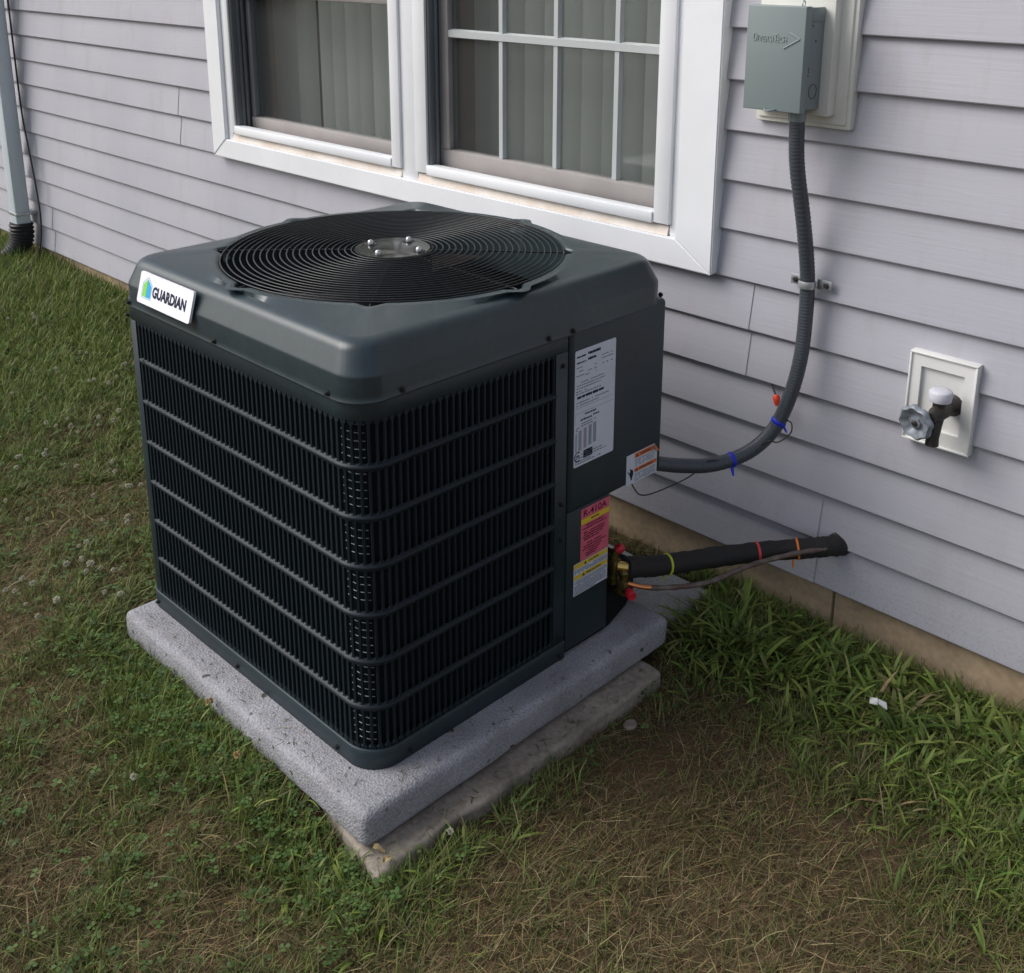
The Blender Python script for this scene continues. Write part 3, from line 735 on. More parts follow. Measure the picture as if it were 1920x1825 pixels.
rows += words(-0.574, -0.540, 0.5375, 0.0045, 1, 0.004, 0.012) + words(-0.587, -0.553, 0.5270, 0.0040, 1, 0.007, 0.010) + words(-0.549, -0.531, 0.5290, 0.0040)
bars(XT, rows, 'print_bold', 'ink', rate)
rows = []
for z, a, b in ((0.640, -0.601, -0.583), (0.632, -0.601, -0.580), (0.623, -0.601, -0.578), (0.628, -0.574, -0.556), (0.621, -0.574, -0.556), (0.650, -0.526, -0.493), (0.643, -0.526, -0.492), (0.632, -0.524, -0.492),
                (0.636, -0.548, -0.541), (0.628, -0.548, -0.541), (0.621, -0.548, -0.541), (0.608, -0.588, -0.510), (0.602, -0.600, -0.512), (0.596, -0.600, -0.528), (0.590, -0.602, -0.570), (0.585, -0.602, -0.525),
                (0.566, -0.600, -0.500), (0.560, -0.600, -0.530), (0.519, -0.583, -0.540), (0.512, -0.600, -0.590), (0.507, -0.600, -0.592), (0.514, -0.585, -0.548), (0.452, -0.602, -0.520), (0.446, -0.602, -0.500), (0.4345, -0.600, -0.520), (0.4390, -0.600, -0.555)):
    rows += words(a, b, z, 0.0026, 0.9, 0.0025, 0.007, 0.0014)
for (a0, a1, z0, z1) in ((-0.602, -0.487, 0.5545, 0.5552), (-0.602, -0.487, 0.5430, 0.5436), (-0.602, -0.6014, 0.522, 0.5436)): rows.append((a0, a1, z0, z1))
bars(XT, rows, 'print_lines', 'inkgrey', rate)
rows = []; r2 = []
for k, (a, zb, zt) in enumerate(((-0.601, 0.462, 0.502), (-0.592, 0.462, 0.506), (-0.577, 0.464, 0.508), (-0.562, 0.466, 0.510), (-0.548, 0.468, 0.511))):
    z = zb
    while z < zt:
        (r2 if k in (1, 2) else rows).append((a, a+(0.004 if k == 0 else 0.0095), z, z+0.0012)); z += 0.0020
bars(XT, rows, 'print_columns', 'inkgrey', rate); bars(XT, r2, 'print_columns', 'inkmauve', rate)
# round certification mark: open ring with two letters
mb = MB(); cy_, cz_ = -0.5935, 0.4560-0.0060
arc = [R(a) for a in np.linspace(48, 312, 26)]
for a, b in zip(arc[:-1], arc[1:]):
    mb.add([(XT, cy_+q*math.cos(t), cz_+q*1.06*math.sin(t)) for q, t in ((0.0105, a), (0.0105, b), (0.0080, b), (0.0080, a))], [(0, 1, 2, 3)])
put_text(mb, 'SA', lambda u, v: (XT, cy_-0.0040+u, cz_-0.0042+v), width=0.0105, height=0.0086, bold=0.02)
mb.build('certification_mark', M['ink'], rate, smooth=0)
bars(XT, [(-0.5765, -0.5490, 0.4420, 0.4590)], 'print_block', 'ink', rate)
rows = words(-0.575, -0.551, 0.4555, 0.0022, 0.9, 0.003, 0.007)+words(-0.575, -0.551, 0.4505, 0.0016, 0.9)+words(-0.575, -0.551, 0.4455, 0.0016, 0.9)
bars(XT+0.0004, rows, 'print_lines', 'inkgrey', rate)

warn = sticker('warning_label', 'paper', XP, 0, 0, 0, 0, label='white and orange warning sticker with a curling corner',
               poly=[(-0.437, 0.3275), (-0.333, 0.3275), (-0.333, 0.378), (-0.343, 0.3975), (-0.437, 0.3975)])
mb = MB().add([(XP+0.0007, -0.343, 0.3970), (XP+0.0007, -0.3335, 0.3785), (XP+0.012, -0.3375, 0.3795), (XP+0.010, -0.350, 0.3900)], [(0, 1, 2, 3), (3, 2, 1, 0)])
mb.build('curled_corner', M['orange'], warn, smooth=0)
bars(XT, [(-0.411, -0.346, 0.3845, 0.3955), (-0.411, -0.3345, 0.3520, 0.3610)], 'orange_band', 'orange', warn)
rows = []
for z in (0.380, 0.3755, 0.371, 0.3665): rows += words(-0.409, -0.345, z, 0.0024, 0.9, 0.002, 0.006, 0.0012)
for z in (0.347, 0.343, 0.339, 0.335, 0.3315): rows += words(-0.409, -0.337, z, 0.0022, 0.9, 0.002, 0.006, 0.0012)
bars(XT, rows, 'print_lines', 'inkgrey', warn)
mb = MB(); put_text(mb, 'WARNING', lambda u, v: (XT+0.0004, -0.392+u, 0.3872+v), width=0.036, height=0.0055, bold=0.02)
put_text(mb, 'ADVERTENCIA', lambda u, v: (XT+0.0004, -0.395+u, 0.3540+v), width=0.048, height=0.0048, bold=0.02)
for yy, zz in ((-0.406, 0.3868), (-0.407, 0.3535)): mb.add([(XT+0.0004, yy, zz), (XT+0.0004, yy+0.008, zz), (XT+0.0004, yy+0.004, zz+0.0065)], [(0, 1, 2)])
mb.build('lettering', M['ink'], warn, smooth=0)
mb = MB()   # hand and lightning mark
mb.add([(XT, -0.4200+0.0062*math.cos(t), 0.3520+0.0100*math.sin(t)) for t in np.linspace(0, 6.28, 14)[:-1]], [tuple(range(13))])
mb.add([(XT, a, b) for a, b in ((-0.4265, 0.366), (-0.4240, 0.366), (-0.4200, 0.357), (-0.4225, 0.356))], [(0, 1, 2, 3)])
mb.add([(XT, a, b) for a, b in ((-0.4230, 0.3435), (-0.4170, 0.3435), (-0.4180, 0.337), (-0.4225, 0.337))], [(0, 1, 2, 3)])
mb.add([(XT, a, b) for a, b in ((-0.4335, 0.360), (-0.4320, 0.361), (-0.4255, 0.353), (-0.4275, 0.351))], [(0, 1, 2, 3)])
mb.build('hand_mark', M['ink'], warn, smooth=0)

XS = XR+0.0022; XU = XS+0.0008
pink = sticker('refrigerant_label', 'pink', XS, -0.5765, -0.4880, 0.2070, 0.3250, 0.0008, label='pink refrigerant label with a yellow band')
mb = MB(); put_text(mb, 'R-410A', lambda u, v: (XU, -0.5690+u, 0.3060+v), width=0.0720, height=0.0150, bold=0.01); mb.build('lettering', M['inkdark'], pink, smooth=0)
bars(XU, [(-0.5765, -0.4882, 0.2895, 0.3020)], 'yellow_band', 'yellow', pink)
rows = words(-0.546, -0.518, 0.2958, 0.0034, 1, 0.004, 0.009)
for z, a, b in ((0.2845, -0.566, -0.500), (0.2785, -0.571, -0.497), (0.2690, -0.568, -0.502), (0.2635, -0.567, -0.502), (0.2580, -0.569, -0.506), (0.2525, -0.566, -0.520), (0.2425, -0.556, -0.514), (0.2365, -0.568, -0.498), (0.2305, -0.571, -0.510), (0.2250, -0.562, -0.506), (0.2195, -0.562, -0.520), (0.2145, -0.560, -0.530)):
    rows += words(a, b, z, 0.0032, 0.95, 0.003, 0.008, 0.0014)
bars(XU+0.0004, rows, 'print_lines', 'inkdark', pink)
caut = sticker('caution_label', 'paper', XS+0.0001, -0.5965, -0.4895, 0.1320, 0.2060, 0.0008, label='white caution label with two yellow bands')
bars(XU+0.0003, [(-0.5955, -0.4905, 0.1945, 0.2050), (-0.5955, -0.4905, 0.1690, 0.1790)], 'yellow_band', 'yellow', caut)
rows = []
for z in (0.1905, 0.1868, 0.1831): rows += words(-0.594, -0.492, z, 0.0024, 0.92, 0.002, 0.007, 0.0012)
for z in (0.1648, 0.1611, 0.1574, 0.1537, 0.1500, 0.1463, 0.1426, 0.1389, 0.1352): rows += words(-0.594, -0.492 if z > 0.137 else -0.53, z, 0.0022, 0.92, 0.002, 0.007, 0.0012)
bars(XU+0.0003, rows, 'print_lines', 'inkgrey', caut)
mb = MB(); put_text(mb, 'CAUTION', lambda u, v: (XU+0.0008, -0.552+u, 0.1970+v), width=0.032, height=0.0056, bold=0.02)
put_text(mb, 'PRECAUCION', lambda u, v: (XU+0.0008, -0.558+u, 0.1712+v), width=0.046, height=0.0054, bold=0.02)
for yy, zz in ((-0.566, 0.1962), (-0.571, 0.1705)): mb.add([(XU+0.0008, yy, zz), (XU+0.0008, yy+0.009, zz), (XU+0.0008, yy+0.0045, zz+0.0075)], [(0, 1, 2)])
mb.build('lettering', M['ink'], caut, smooth=0)

# --- service valves in the cut corner
VY = -0.442
sv = MB().tube([(0.060, VY, 0.128), (0.090, VY, 0.131)], 0.013, 12).tube([(0.088, VY, 0.090), (0.088, VY, 0.160)], 0.0105, 12).box(0.074, 0.102, VY-0.014, VY+0.014, 0.116, 0.148, 0.004).tube([(0.088, VY, 0.156), (0.092, VY+0.004, 0.170)], 0.0095, 10).lathe([(0.014, -0.006), (0.014, 0.004)], (0.088, VY, 0.098), n=6).build('suction_valve', M['oldbrass'], ac, smooth=40)
MB().lathe([(0.0100, 0), (0.0105, 0.012), (0.0085, 0.016)], (0.092, VY+0.006, 0.168), (0.6, 0.5, 0.65), n=12).build('valve_cap', M['redcap'], sv, smooth=40)
MB().tube([(0.098, VY+0.002, 0.134), (0.116, VY+0.016, 0.132)], 0.0120, 12).build('pipe_stub', M['brass'], sv, smooth=40)
lv = MB().tube([(0.119, VY, 0.074), (0.119, VY, 0.122)], 0.0085, 12).box(0.108, 0.131, VY-0.011, VY+0.011, 0.090, 0.110, 0.003).lathe([(0.0085, 0), (0.0105, 0.003), (0.0105, 0.009), (0.006, 0.013)], (0.119, VY, 0.119), n=8).lathe([(0.0125, -0.004), (0.0125, 0.004)], (0.119, VY, 0.080), n=6).build('liquid_valve', M['oldbrass'], ac, smooth=40)
MB().tube([(0.066, VY-0.008, 0.066), (0.112, VY-0.006, 0.082)], 0.0055, 10).build('pipe_stub', M['brass'], lv, smooth=40)
MB().lathe([(0.0070, -0.008), (0.0105, 0), (0.0108, 0.014), (0.0090, 0.0165), (0.0045, 0.0150)], (0.139, VY-0.006, 0.090), (0.85, -0.45, -0.05), n=14).build('valve_cap', M['redcap'], lv, smooth=40)
MB().tube([(0.124, VY-0.003, 0.090), (0.142, VY-0.007, 0.090)], 0.0082, 10).build('cap_neck', M['black'], lv, smooth=40)
c = bez([(0.122, VY, 0.122), (0.128, VY+0.02, 0.140), (0.142, VY+0.05, 0.128), (0.146, VY+0.06, 0.108), (0.136, VY+0.05, 0.100)], 6)
MB().tube(c, 0.0009, 5).build('cap_tether', M['black'], lv, smooth=60)

# ------------------------------------------------------------------ refrigerant lines
sl_ = thing('suction_line', 'thick black foam insulated pipe running from valves into the wall', 'pipe', (0.09, -0.40, 0))
sp_ = bez([(0.112, -0.430, 0.133), (0.128, -0.365, 0.114), (0.156, -0.290, 0.104), (0.207, -0.200, 0.104), (0.285, -0.100, 0.109), (0.345, -0.045, 0.118), (0.370, -0.014, 0.120), (0.388, 0.016, 0.118)], 8)
rr = [0.0232+0.0006*math.sin(i*0.9)+0.0006*math.sin(i*2.3)+0.0004*math.sin(i*4.1) for i in range(len(sp_))]; rr[-1] = 0.021; rr[-4] *= 0.93; rr[-5] *= 0.95
rr[0] = 0.021
MB().tube(sp_, rr, 18).build('insulation', M['foam'], sl_, smooth=60)
MB().lathe([(0.0275, 0.0), (0.028, 0.003), (0.024, 0.007)], (0.379, 0.006, 0.118), (0.15, -1, 0), n=22, wob=lambda a, i: 1+0.10*math.sin(3*a+1)+0.06*math.sin(7*a)).build('wall_sealant', M['black'], sl_, smooth=50)
def ring_tie(path, i, r, mat, parent, wd=0.003, tail=None, name='cable_tie'):
    a, b = Vector(path[i]), Vector(path[i+1]); d = (b-a).normalized()
    mb = MB().tube([a-d*wd, a-d*wd*0.4, a+d*wd*0.4, a+d*wd], [r*0.96, r*1.05, r*1.05, r*0.96], 18)
    if tail: mb.tube([a+Vector((0, -r*0.6, -r*0.8)), a+Vector((0, -r*0.6, -r*0.8))+Vector(tail)], [0.003, 0.0022], 6)
    mb.build(name, M[mat], parent, smooth=50)
ring_tie(sp_, 13, 0.0238, 'tie_y', sl_, 0.0030, (0.004, 0, -0.016))
ring_tie(sp_, 29, 0.0238, 'tie_r', sl_, 0.0035)
ring_tie(sp_, 36, 0.0238, 'tie_o', sl_, 0.0035, (0.0, 0, -0.022))
lq = thing('liquid_line', 'thin bare grey pipe with coppery end below the black insulated pipe', 'pipe', (0.1, -0.42, 0))
lp = bez([(0.128, -0.440, 0.104), (0.160, -0.412, 0.096), (0.200, -0.350, 0.088), (0.235, -0.285, 0.088), (0.275, -0.190, 0.105), (0.325, -0.105, 0.118), (0.372, -0.040, 0.125), (0.384, -0.012, 0.126)], 8)
MB().tube(lp[:10], 0.0055, 10).build('brazed_end', M['copper'], lq, smooth=60)
MB().tube(lp[9:], [0.0062]+[0.0058+0.0007*math.sin(i*1.7) for i in range(len(lp)-10)], 10).build('pipe_run', M['linepaint'], lq, smooth=60)

# ------------------------------------------------------------------ disconnect box on its block
db = thing('disconnect_box', 'grey metal electrical disconnect box on a cream wall block', 'electrical box', (0.21, 0, 1.06))
mb = MB().box(0.103, 0.330, -0.013, 0.014, 1.063, 1.42, 0.004).box(0.112, 0.321, -0.019, 0.0, 1.073, 1.41, 0.003)
mb.build('block_flange', M['block'], db)
MB().box(0.120, 0.296, -0.046, -0.005, 1.092, 1.395, 0.003).build('mounting_block', M['block'], db)
cab = MB().box(0.152, 0.274, -0.112, -0.046, 1.108, 1.311, 0.002).build('cabinet', M['boxgrey'], db)
lid = MB().box(0.1425, 0.2785, -0.1265, -0.105, 1.104, 1.3155, 0.0022, 3).build('lid', M['boxgrey'], db)
MB().box(0.2745, 0.2765, -0.103, -0.052, 1.285, 1.3125, 0.0008).build('side_flange', M['boxgrey'], cab)
for y, z in ((-0.092, 1.287), (-0.092, 1.277), (-0.066, 1.291), (-0.077, 1.246), (-0.098, 1.192), (-0.098, 1.186), (-0.098, 1.178)):
    MB().lathe([(0.0022, 0), (0.0022, 0.0006)], (0.2741, y, z), (1, 0, 0), n=8).build('side_hole', M['black'], cab)
c = [(0.2742, -0.076+0.015*math.cos(a), 1.145+0.015*math.sin(a)) for a in np.linspace(0, 6.283, 24, endpoint=False)]
MB().tube(c, 0.0007, 5, closed=True).build('knockout', M['black'], cab)
MB().tube(bez([(0.196, -0.127, 1.108), (0.204, -0.137, 1.106), (0.216, -0.137, 1.106), (0.222, -0.127, 1.108)], 4), 0.0022, 6).build('hasp', M['boxgrey'], lid)
c = [(0.258, -0.105+0.005*math.cos(a), 1.320+0.006*math.sin(a)) for a in np.linspace(0, 6.283, 16, endpoint=False)]
MB().tube(c, 0.0013, 5, closed=True).build('hanging_eye', M['steel'], cab)
mb = MB()
def lidmap(u, v): return (0.1595+u, -0.1272, 1.2435+v)
v, f = text_mesh('D', 1.0, 0.004)
put_text(mb, 'D', lidmap, width=0.0085, height=0.0165, u0=0, v0=0.0); put_text(mb, 'IVERSI', lidmap, width=0.0365, height=0.0118, u0=0.0100, v0=0)
put_text(mb, 'T', lidmap, width=0.0100, height=0.0165, u0=0.0475, v0=0); put_text(mb, 'ECH', lidmap, width=0.0210, height=0.0118, u0=0.0570, v0=0)
top = list(mb.v); nf = list(mb.f); off = len(top)
# give the letters a raised edge
me2 = bmesh.new(); vv = [me2.verts.new(p) for p in top]
for q in nf:
    try: me2.faces.new([vv[i] for i in q])
    except ValueError: pass
ex = bmesh.ops.extrude_face_region(me2, geom=list(me2.faces))
for q in ex['geom']:
    if isinstance(q, bmesh.types.BMVert): q.co.y -= 0.0006
bmesh.ops.recalc_face_normals(me2, faces=me2.faces); me2.verts.index_update()
mb = MB().add([q.co[:] for q in me2.verts], [[q.index for q in g_.verts] for g_ in me2.faces]); me2.free()
for a, b in (((0.082, 0.0215), (0.108, 0.0085)), ((0.108, 0.0085), (0.072, -0.0115))):
    A, B = Vector(lidmap(*a)), Vector(lidmap(*b)); mb.tube([A, B], 0.0014, 6)
mb.build('embossed_lettering', M['boxlit'], lid, smooth=30)

# ------------------------------------------------------------------ flexible conduit
cd = thing('flexible_conduit', 'grey flexible conduit curving down from the electrical box to the air conditioner', 'conduit', (0.25, -0.03, 0.3))
cpth = bez([(0.247, -0.082, 1.085), (0.250, -0.074, 0.990), (0.262, -0.050, 0.860), (0.268, -0.028, 0.740), (0.272, -0.030, 0.640), (0.274, -0.043, 0.550), (0.264, -0.061, 0.462), (0.243, -0.083, 0.388), (0.211, -0.128, 0.338), (0.168, -0.195, 0.316), (0.128, -0.262, 0.322), (0.090, -0.325, 0.338)], 40)
rad = [0.0162+0.0006*math.cos(i*math.pi*0.66) for i in range(len(cpth))]
MB().tube(cpth, rad, 18).build('hose', M['conduit'], cd, smooth=80)
MB().lathe([(0.0175, 0), (0.0185, 0.004), (0.0185, 0.020), (0.0160, 0.024)], (0.247, -0.082, 1.082), (0, 0, 1), n=10).build('connector', M['boxgrey'], cd)
mb = MB()
mb.tube([(0.2695+0.0180*math.cos(a), -0.029-0.0180*math.sin(a), 0.724) for a in np.linspace(-0.55, math.pi+0.55, 20)], 0.0085, 8, flat=1.0)
for i, q in enumerate(mb.v):   # flatten the band
    x, y, z = q; d = Vector((x-0.2695, y+0.029)); r_ = d.length; k = 0.0180+(r_-0.0180)*0.12
    mb.v[i] = (0.2695+d.x/r_*k, -0.029+d.y/r_*k, 0.724+(z-0.724))
mb.box(0.219, 0.255, -0.0125, -0.0100, 0.7130, 0.7350, 0.0008).box(0.284, 0.318, -0.0125, -0.0100, 0.7130, 0.7350, 0.0008)
st = mb.build('strap', M['galv'], cd, smooth=40)
for x in (0.230, 0.306): MB().lathe([(0.0066, 0), (0.0066, 0.002), (0.004, 0.004)], (x, -0.0125, 0.724), (0, -1, 0), n=8).build('strap_screw', M['brass_dark'], st)
def tape(i, wd=0.006):
    a, b = Vector(cpth[i]), Vector(cpth[i+1]); d = (b-a).normalized()
    mb = MB().tube([a-d*wd, a-d*wd*0.5, a+d*wd*0.5, a+d*wd], [0.0167, 0.0178, 0.0178, 0.0167], 18)
    s = d.cross(Vector((0.7, -0.7, 0))).normalized()
    mb.tube([a-s*0.014+Vector((0.004, -0.010, 0)), a-s*0.022+Vector((0.010, -0.016, -0.010))], [0.005, 0.0025], 6, flat=0.3)
    mb.build('tie_band', M['tie_b'], cd, smooth=50)
tape(268, 0.005); tape(340, 0.005)

# ------------------------------------------------------------------ low-voltage wires
mb = MB().tube(bez([(0.045, -0.36, 0.334), (0.050, -0.335, 0.270), (0.068, -0.318, 0.248), (0.100, -0.262, 0.262), (0.128, -0.225, 0.285), (0.155, -0.215, 0.318), (0.166, -0.215, 0.331), (0.186, -0.180, 0.330), (0.225, -0.125, 0.350), (0.250, -0.110, 0.372), (0.268, -0.100, 0.372), (0.288, -0.085, 0.395), (0.285, -0.078, 0.415), (0.268, -0.075, 0.418)], 8), 0.0016, 6)
o = mb.build('control_wire', M['wirenut_wire'], smooth=60); tag(o, 'thin black wire looping from the air conditioner along the curved conduit', 'wire')
stub = thing('wire_stub', 'short black wire with a red wire nut poking out of the siding', 'wire', (0.2, 0, 0.45))
MB().tube(bez([(0.178, 0.008, 0.4535), (0.190, -0.008, 0.4530), (0.204, -0.020, 0.446), (0.212, -0.026, 0.438)], 5), 0.0024, 6).build('wire', M['wirenut_wire'], stub, smooth=60)
MB().lathe([(0.0045, 0), (0.0085, 0.006), (0.0075, 0.016), (0.0045, 0.026)], (0.210, -0.026, 0.447), (0.35, -0.2, -0.95), n=10).build('wire_nut', M['nut'], stub, smooth=40)

# ------------------------------------------------------------------ outdoor faucet
fa = thing('outdoor_faucet', 'outdoor faucet with grey wheel handle in a recessed white wall block', 'faucet', (0.58, 0, 0.44))
mb = MB()
for (a, b, c_, d) in ((0.5110, 0.6480, 0.4375, 0.4700), (0.5110, 0.6480, 0.6010, 0.6285), (0.5110, 0.5335, 0.4700, 0.6010), (0.6245, 0.6480, 0.4700, 0.6010)):
    mb.box(a, b, -0.0105, 0.012, c_, d)
fr_ = mb.build('block_frame', M['blockwhite'], fa, smooth=0)
mb = MB()
for (a, b, c_, d) in ((0.5085, 0.6505, 0.4350, 0.4395), (0.5085, 0.6505, 0.6265, 0.6310), (0.5085, 0.5130, 0.4396, 0.6264), (0.6460, 0.6505, 0.4396, 0.6264)):
    mb.box(a, b, -0.0145, 0.012, c_, d, 0.0015)
mb.build('block_lip', M['blockwhite'], fr_)
MB().box(0.530, 0.628, -0.0015, 0.006, 0.466, 0.605).build('recess_back', M['blockwhite'], fr_)
fb = MB().lathe([(0.029, 0), (0.029, 0.004), (0.020, 0.010), (0.015, 0.016), (0.0135, 0.034), (0.017, 0.044), (0.0165, 0.078), (0.012, 0.086), (0.010, 0.100)], (0.601, 0.0055, 0.532), (0, -1, 0), n=20)
fb.tube([(0.601, -0.060, 0.530), (0.601, -0.070, 0.512), (0.601, -0.076, 0.485), (0.601, -0.077, 0.468)], [0.013, 0.0135, 0.0125, 0.0135], 14)
fb.lathe([(0.013, -0.012), (0.014, 0.018)], (0.600, -0.058, 0.548), n=16)
fbo = fb.build('faucet_body', M['brass_dark'], fa, smooth=50)
MB().lathe([(0.0215, 0), (0.0225, 0.003), (0.0225, 0.019), (0.0205, 0.022), (0.010, 0.0235), (0.001, 0.024)], (0.600, -0.058, 0.558), n=28).build('vacuum_breaker', M['whitecap'], fbo, smooth=50)
lob = lambda a, i: 1+0.05*math.cos(8*a)
wh = MB().lathe([(0.010, -0.002), (0.020, 0.000), (0.031, -0.004), (0.036, 0.001), (0.0365, 0.008), (0.032, 0.013), (0.026, 0.011), (0.018, 0.004), (0.012, 0.005), (0.011, 0.009), (0.004, 0.010)], (0.577, -0.100, 0.519), (-0.14, -0.97, -0.12), n=64, wob=lob).build('wheel_handle', M['wheel'], fbo, smooth=50)
MB().lathe([(0.0065, 0), (0.0065, 0.003), (0.004, 0.0045)], (0.5756, -0.1095, 0.5179), (-0.14, -0.97, -0.12), n=6).build('handle_screw', M['brass_dark'], fa)

# ------------------------------------------------------------------ downspout, drain elbow, cable
dsx = -3.975
ds = thing('downspout', 'pale blue white square downspout running down the siding', 'downspout', (dsx, -0.06, 0.1))
MB().box(dsx-0.078, dsx, -0.100, -0.030, 0.085, 2.7, 0.006, 3).build('pipe', M['spout'], ds)
MB().box(dsx-0.088, dsx+0.010, -0.1025, -0.0002, 0.165, 0.180, 0.002).build('bracket', M['galv'], ds)
el = MB(); ep = bez([(dsx-0.04, -0.065, 0.125), (dsx-0.04, -0.067, 0.06), (dsx-0.045, -0.085, 0.005), (dsx-0.06, -0.125, -0.045), (dsx-0.085, -0.18, -0.085)], 14)
el.tube(ep, [0.052+0.0055*(1 if (i//2) % 2 else 0) for i in range(len(ep))], 18)
o = el.build('drain_elbow', M['black'], smooth=40); tag(o, 'black corrugated drain elbow at the foot of the downspout', 'drain pipe')
mb = MB().tube(bez([(-3.955, -0.024, 1.9), (-3.950, -0.024, 1.2), (-3.945, -0.025, 0.70), (-3.90, -0.03, 0.50), (-3.855, -0.035, 0.33), (-3.83, -0.04, 0.18), (-3.835, -0.05, 0.06), (-3.86, -0.07, -0.04), (-3.88, -0.09, -0.10)], 8), 0.0042, 7)
o = mb.build('loose_cable', M['wirenut_wire'], smooth=60); tag(o, 'loose black cable hanging beside the downspout', 'cable')

# ------------------------------------------------------------------ lawn
def np_mesh(name, V, loops, starts, cols, mat):
    me = bpy.data.meshes.new(name)
    me.vertices.add(len(V)); me.vertices.foreach_set('co', V.astype(np.float32).ravel())
    me.loops.add(len(loops)); me.loops.foreach_set('vertex_index', loops.astype(np.int32))
    me.polygons.add(len(starts)); me.polygons.foreach_set('loop_start', starts.astype(np.int32))
    at = me.attributes.new('col', 'FLOAT_COLOR', 'POINT')
    at.data.foreach_set('color', np.concatenate([cols, np.ones((len(cols), 1))], 1).astype(np.float32).ravel())
    me.materials.append(mat); me.update(calc_edges=True); me.validate(); me.shade_smooth()
    o = bpy.data.objects.new(name, me); COL.objects.link(o); return o

def strips(P, az, L, W, lean0, lean1, K, col, tipcol=None, twist=None, name='s', mat=None, shape=None):
    """blades: K segments, bending from lean0 to lean1 (angles from vertical)"""
    N = len(P); V = np.zeros((N, 2*K+1, 3)); C = np.zeros((N, 2*K+1, 3))
    d = np.stack([np.cos(az), np.sin(az), np.zeros(N)], 1); 
    if twist is None: twist = RNG.uniform(-0.7, 0.7, N)
    sd = np.stack([-np.sin(az+twist), np.cos(az+twist), np.zeros(N)], 1)
    p = P.copy()
    if tipcol is None: tipcol = col
    for k in range(K+1):
        t = k/K
        wk = (shape(t) if shape else (1-0.55*t))
        if k < K:
            V[:, 2*k] = p-sd*(W*wk/2)[:, None]; V[:, 2*k+1] = p+sd*(W*wk/2)[:, None]
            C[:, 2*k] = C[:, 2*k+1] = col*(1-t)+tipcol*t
            a = lean0+(lean1-lean0)*((k+0.5)/K)
            p = p+(d*np.sin(a)[:, None]+np.array([0, 0, 1.0])*np.cos(a)[:, None])*(L/K)[:, None]
        else:
            V[:, 2*K] = p; C[:, 2*K] = tipcol
    base = (np.arange(N)*(2*K+1))[:, None]
    quad = np.concatenate([base+np.array([2*k, 2*k+1, 2*k+3, 2*k+2]) for k in range(K-1)], 1) if K > 1 else np.zeros((N, 0), int)
    tri = base+np.array([2*K-2, 2*K-1, 2*K])
    loops = np.concatenate([quad, tri], 1).ravel()
    per = np.array([4*k for k in range(K-1)]+[4*(K-1)]); starts = ((np.arange(N)*(4*(K-1)+3))[:, None]+per).ravel()
    return np_mesh(name, V.reshape(-1, 3), loops, starts, C.reshape(-1, 3), mat)

def blob(x, y, cx, cy, rx, ry=None):
    ry = ry or rx; return np.exp(-(((x-cx)/rx)**2+((y-cy)/ry)**2))

CM = np.array([cr, cu, cb])
def in_view(x, y, mx=420):
    d = np.stack([x, y, np.full_like(x, -0.12)], 1)-np.array(CAM_P); q = d@CM.T; z = -q[:, 2]
    px = 960+2096.3*q[:, 0]/z; py = 503-2096.3*q[:, 1]/z
    return (z > 0.6) & (px > -mx) & (px < 1920+mx) & (py < 1825+300) & (py > 200), z

def on_slab(x, y): return ((x > -0.63) & (x < 0.105) & (y > -0.335) & (y < -0.07)) | ((x > -0.715) & (x < 0.214+0.012*wob(x*9, y*9, 1.0)) & (y > -1.207+0.012*(x < 0.1)) & (y < -0.37) & ~((x > 0.180+0.02*wob(x*20, y*20, 1.0)) & (y > -0.43)))

def fields(x, y):
    n1 = wob(x, y, 3.1, 0.4); n2 = wob(x, y, 8.3, 1.2); n3 = wob(x, y, 19.0, 2.1)
    g = 0.50+0.26*n1+0.30*n2+0.20*n3
    g += 0.55*np.exp(-((y+1.245)/0.085)**2)*(x > -0.86)*(x < 0.20)             # strip along the pad
    g += 0.45*sstep(-1.5, -3.0, x)+0.25*sstep(-0.8, -2.0, x)*sstep(-1.3, -0.5, y)
    g += 0.70*sstep(-0.30, -0.10, y)*(x > 0.1)+0.55*blob(x, y, 0.27, -1.07, 0.05, 0.16)+0.45*blob(x, y, 0.22, -1.27, 0.07)
    g += 0.35*blob(x, y, 0.95, -0.36, 0.16, 0.2)
    g -= 0.42*blob(x, y, 0.42, -1.02, 0.20, 0.22)+0.5*blob(x, y, 0.62, -0.75, 0.30, 0.22)+0.16*blob(x, y, -0.1, -1.62, 0.25, 0.12)+0.22*blob(x, y, -0.50, -1.42, 0.10, 0.08)+0.25*blob(x, y, 0.15, -1.45, 0.2, 0.12)
    g -= 0.06*sstep(-1.15, -1.35, y)*(x < -0.6)
    bare = 0.95*blob(x, y, 0.36, -0.62, 0.085, 0.13)+0.6*blob(x, y, 0.40, -0.47, 0.08)+0.75*blob(x, y, 0.70, -0.52, 0.13, 0.08)+0.5*blob(x, y, 0.75, -0.25, 0.06)+0.7*blob(x, y, 0.41, -0.31, 0.06)+0.5*blob(x, y, 0.3, -0.80, 0.06, 0.1)
    bare += 0.35*np.clip(n2*n3, 0, 1)
    return np.clip(g, 0, 1), np.clip(bare, 0, 1)

def scatter(n, x0=-5.4, x1=1.9, y0=-2.4, y1=0.012):
    # more points near the viewer, by rejection on distance
    x = RNG.uniform(x0, x1, n); y = RNG.uniform(y0, y1, n)
    ok, z = in_view(x, y); ok &= ~on_slab(x, y)
    ok &= RNG.uniform(0, 1, n) < np.clip(2.35/np.maximum(z, 0.5), 0, 1)**1.5
    return x[ok], y[ok], z[ok]

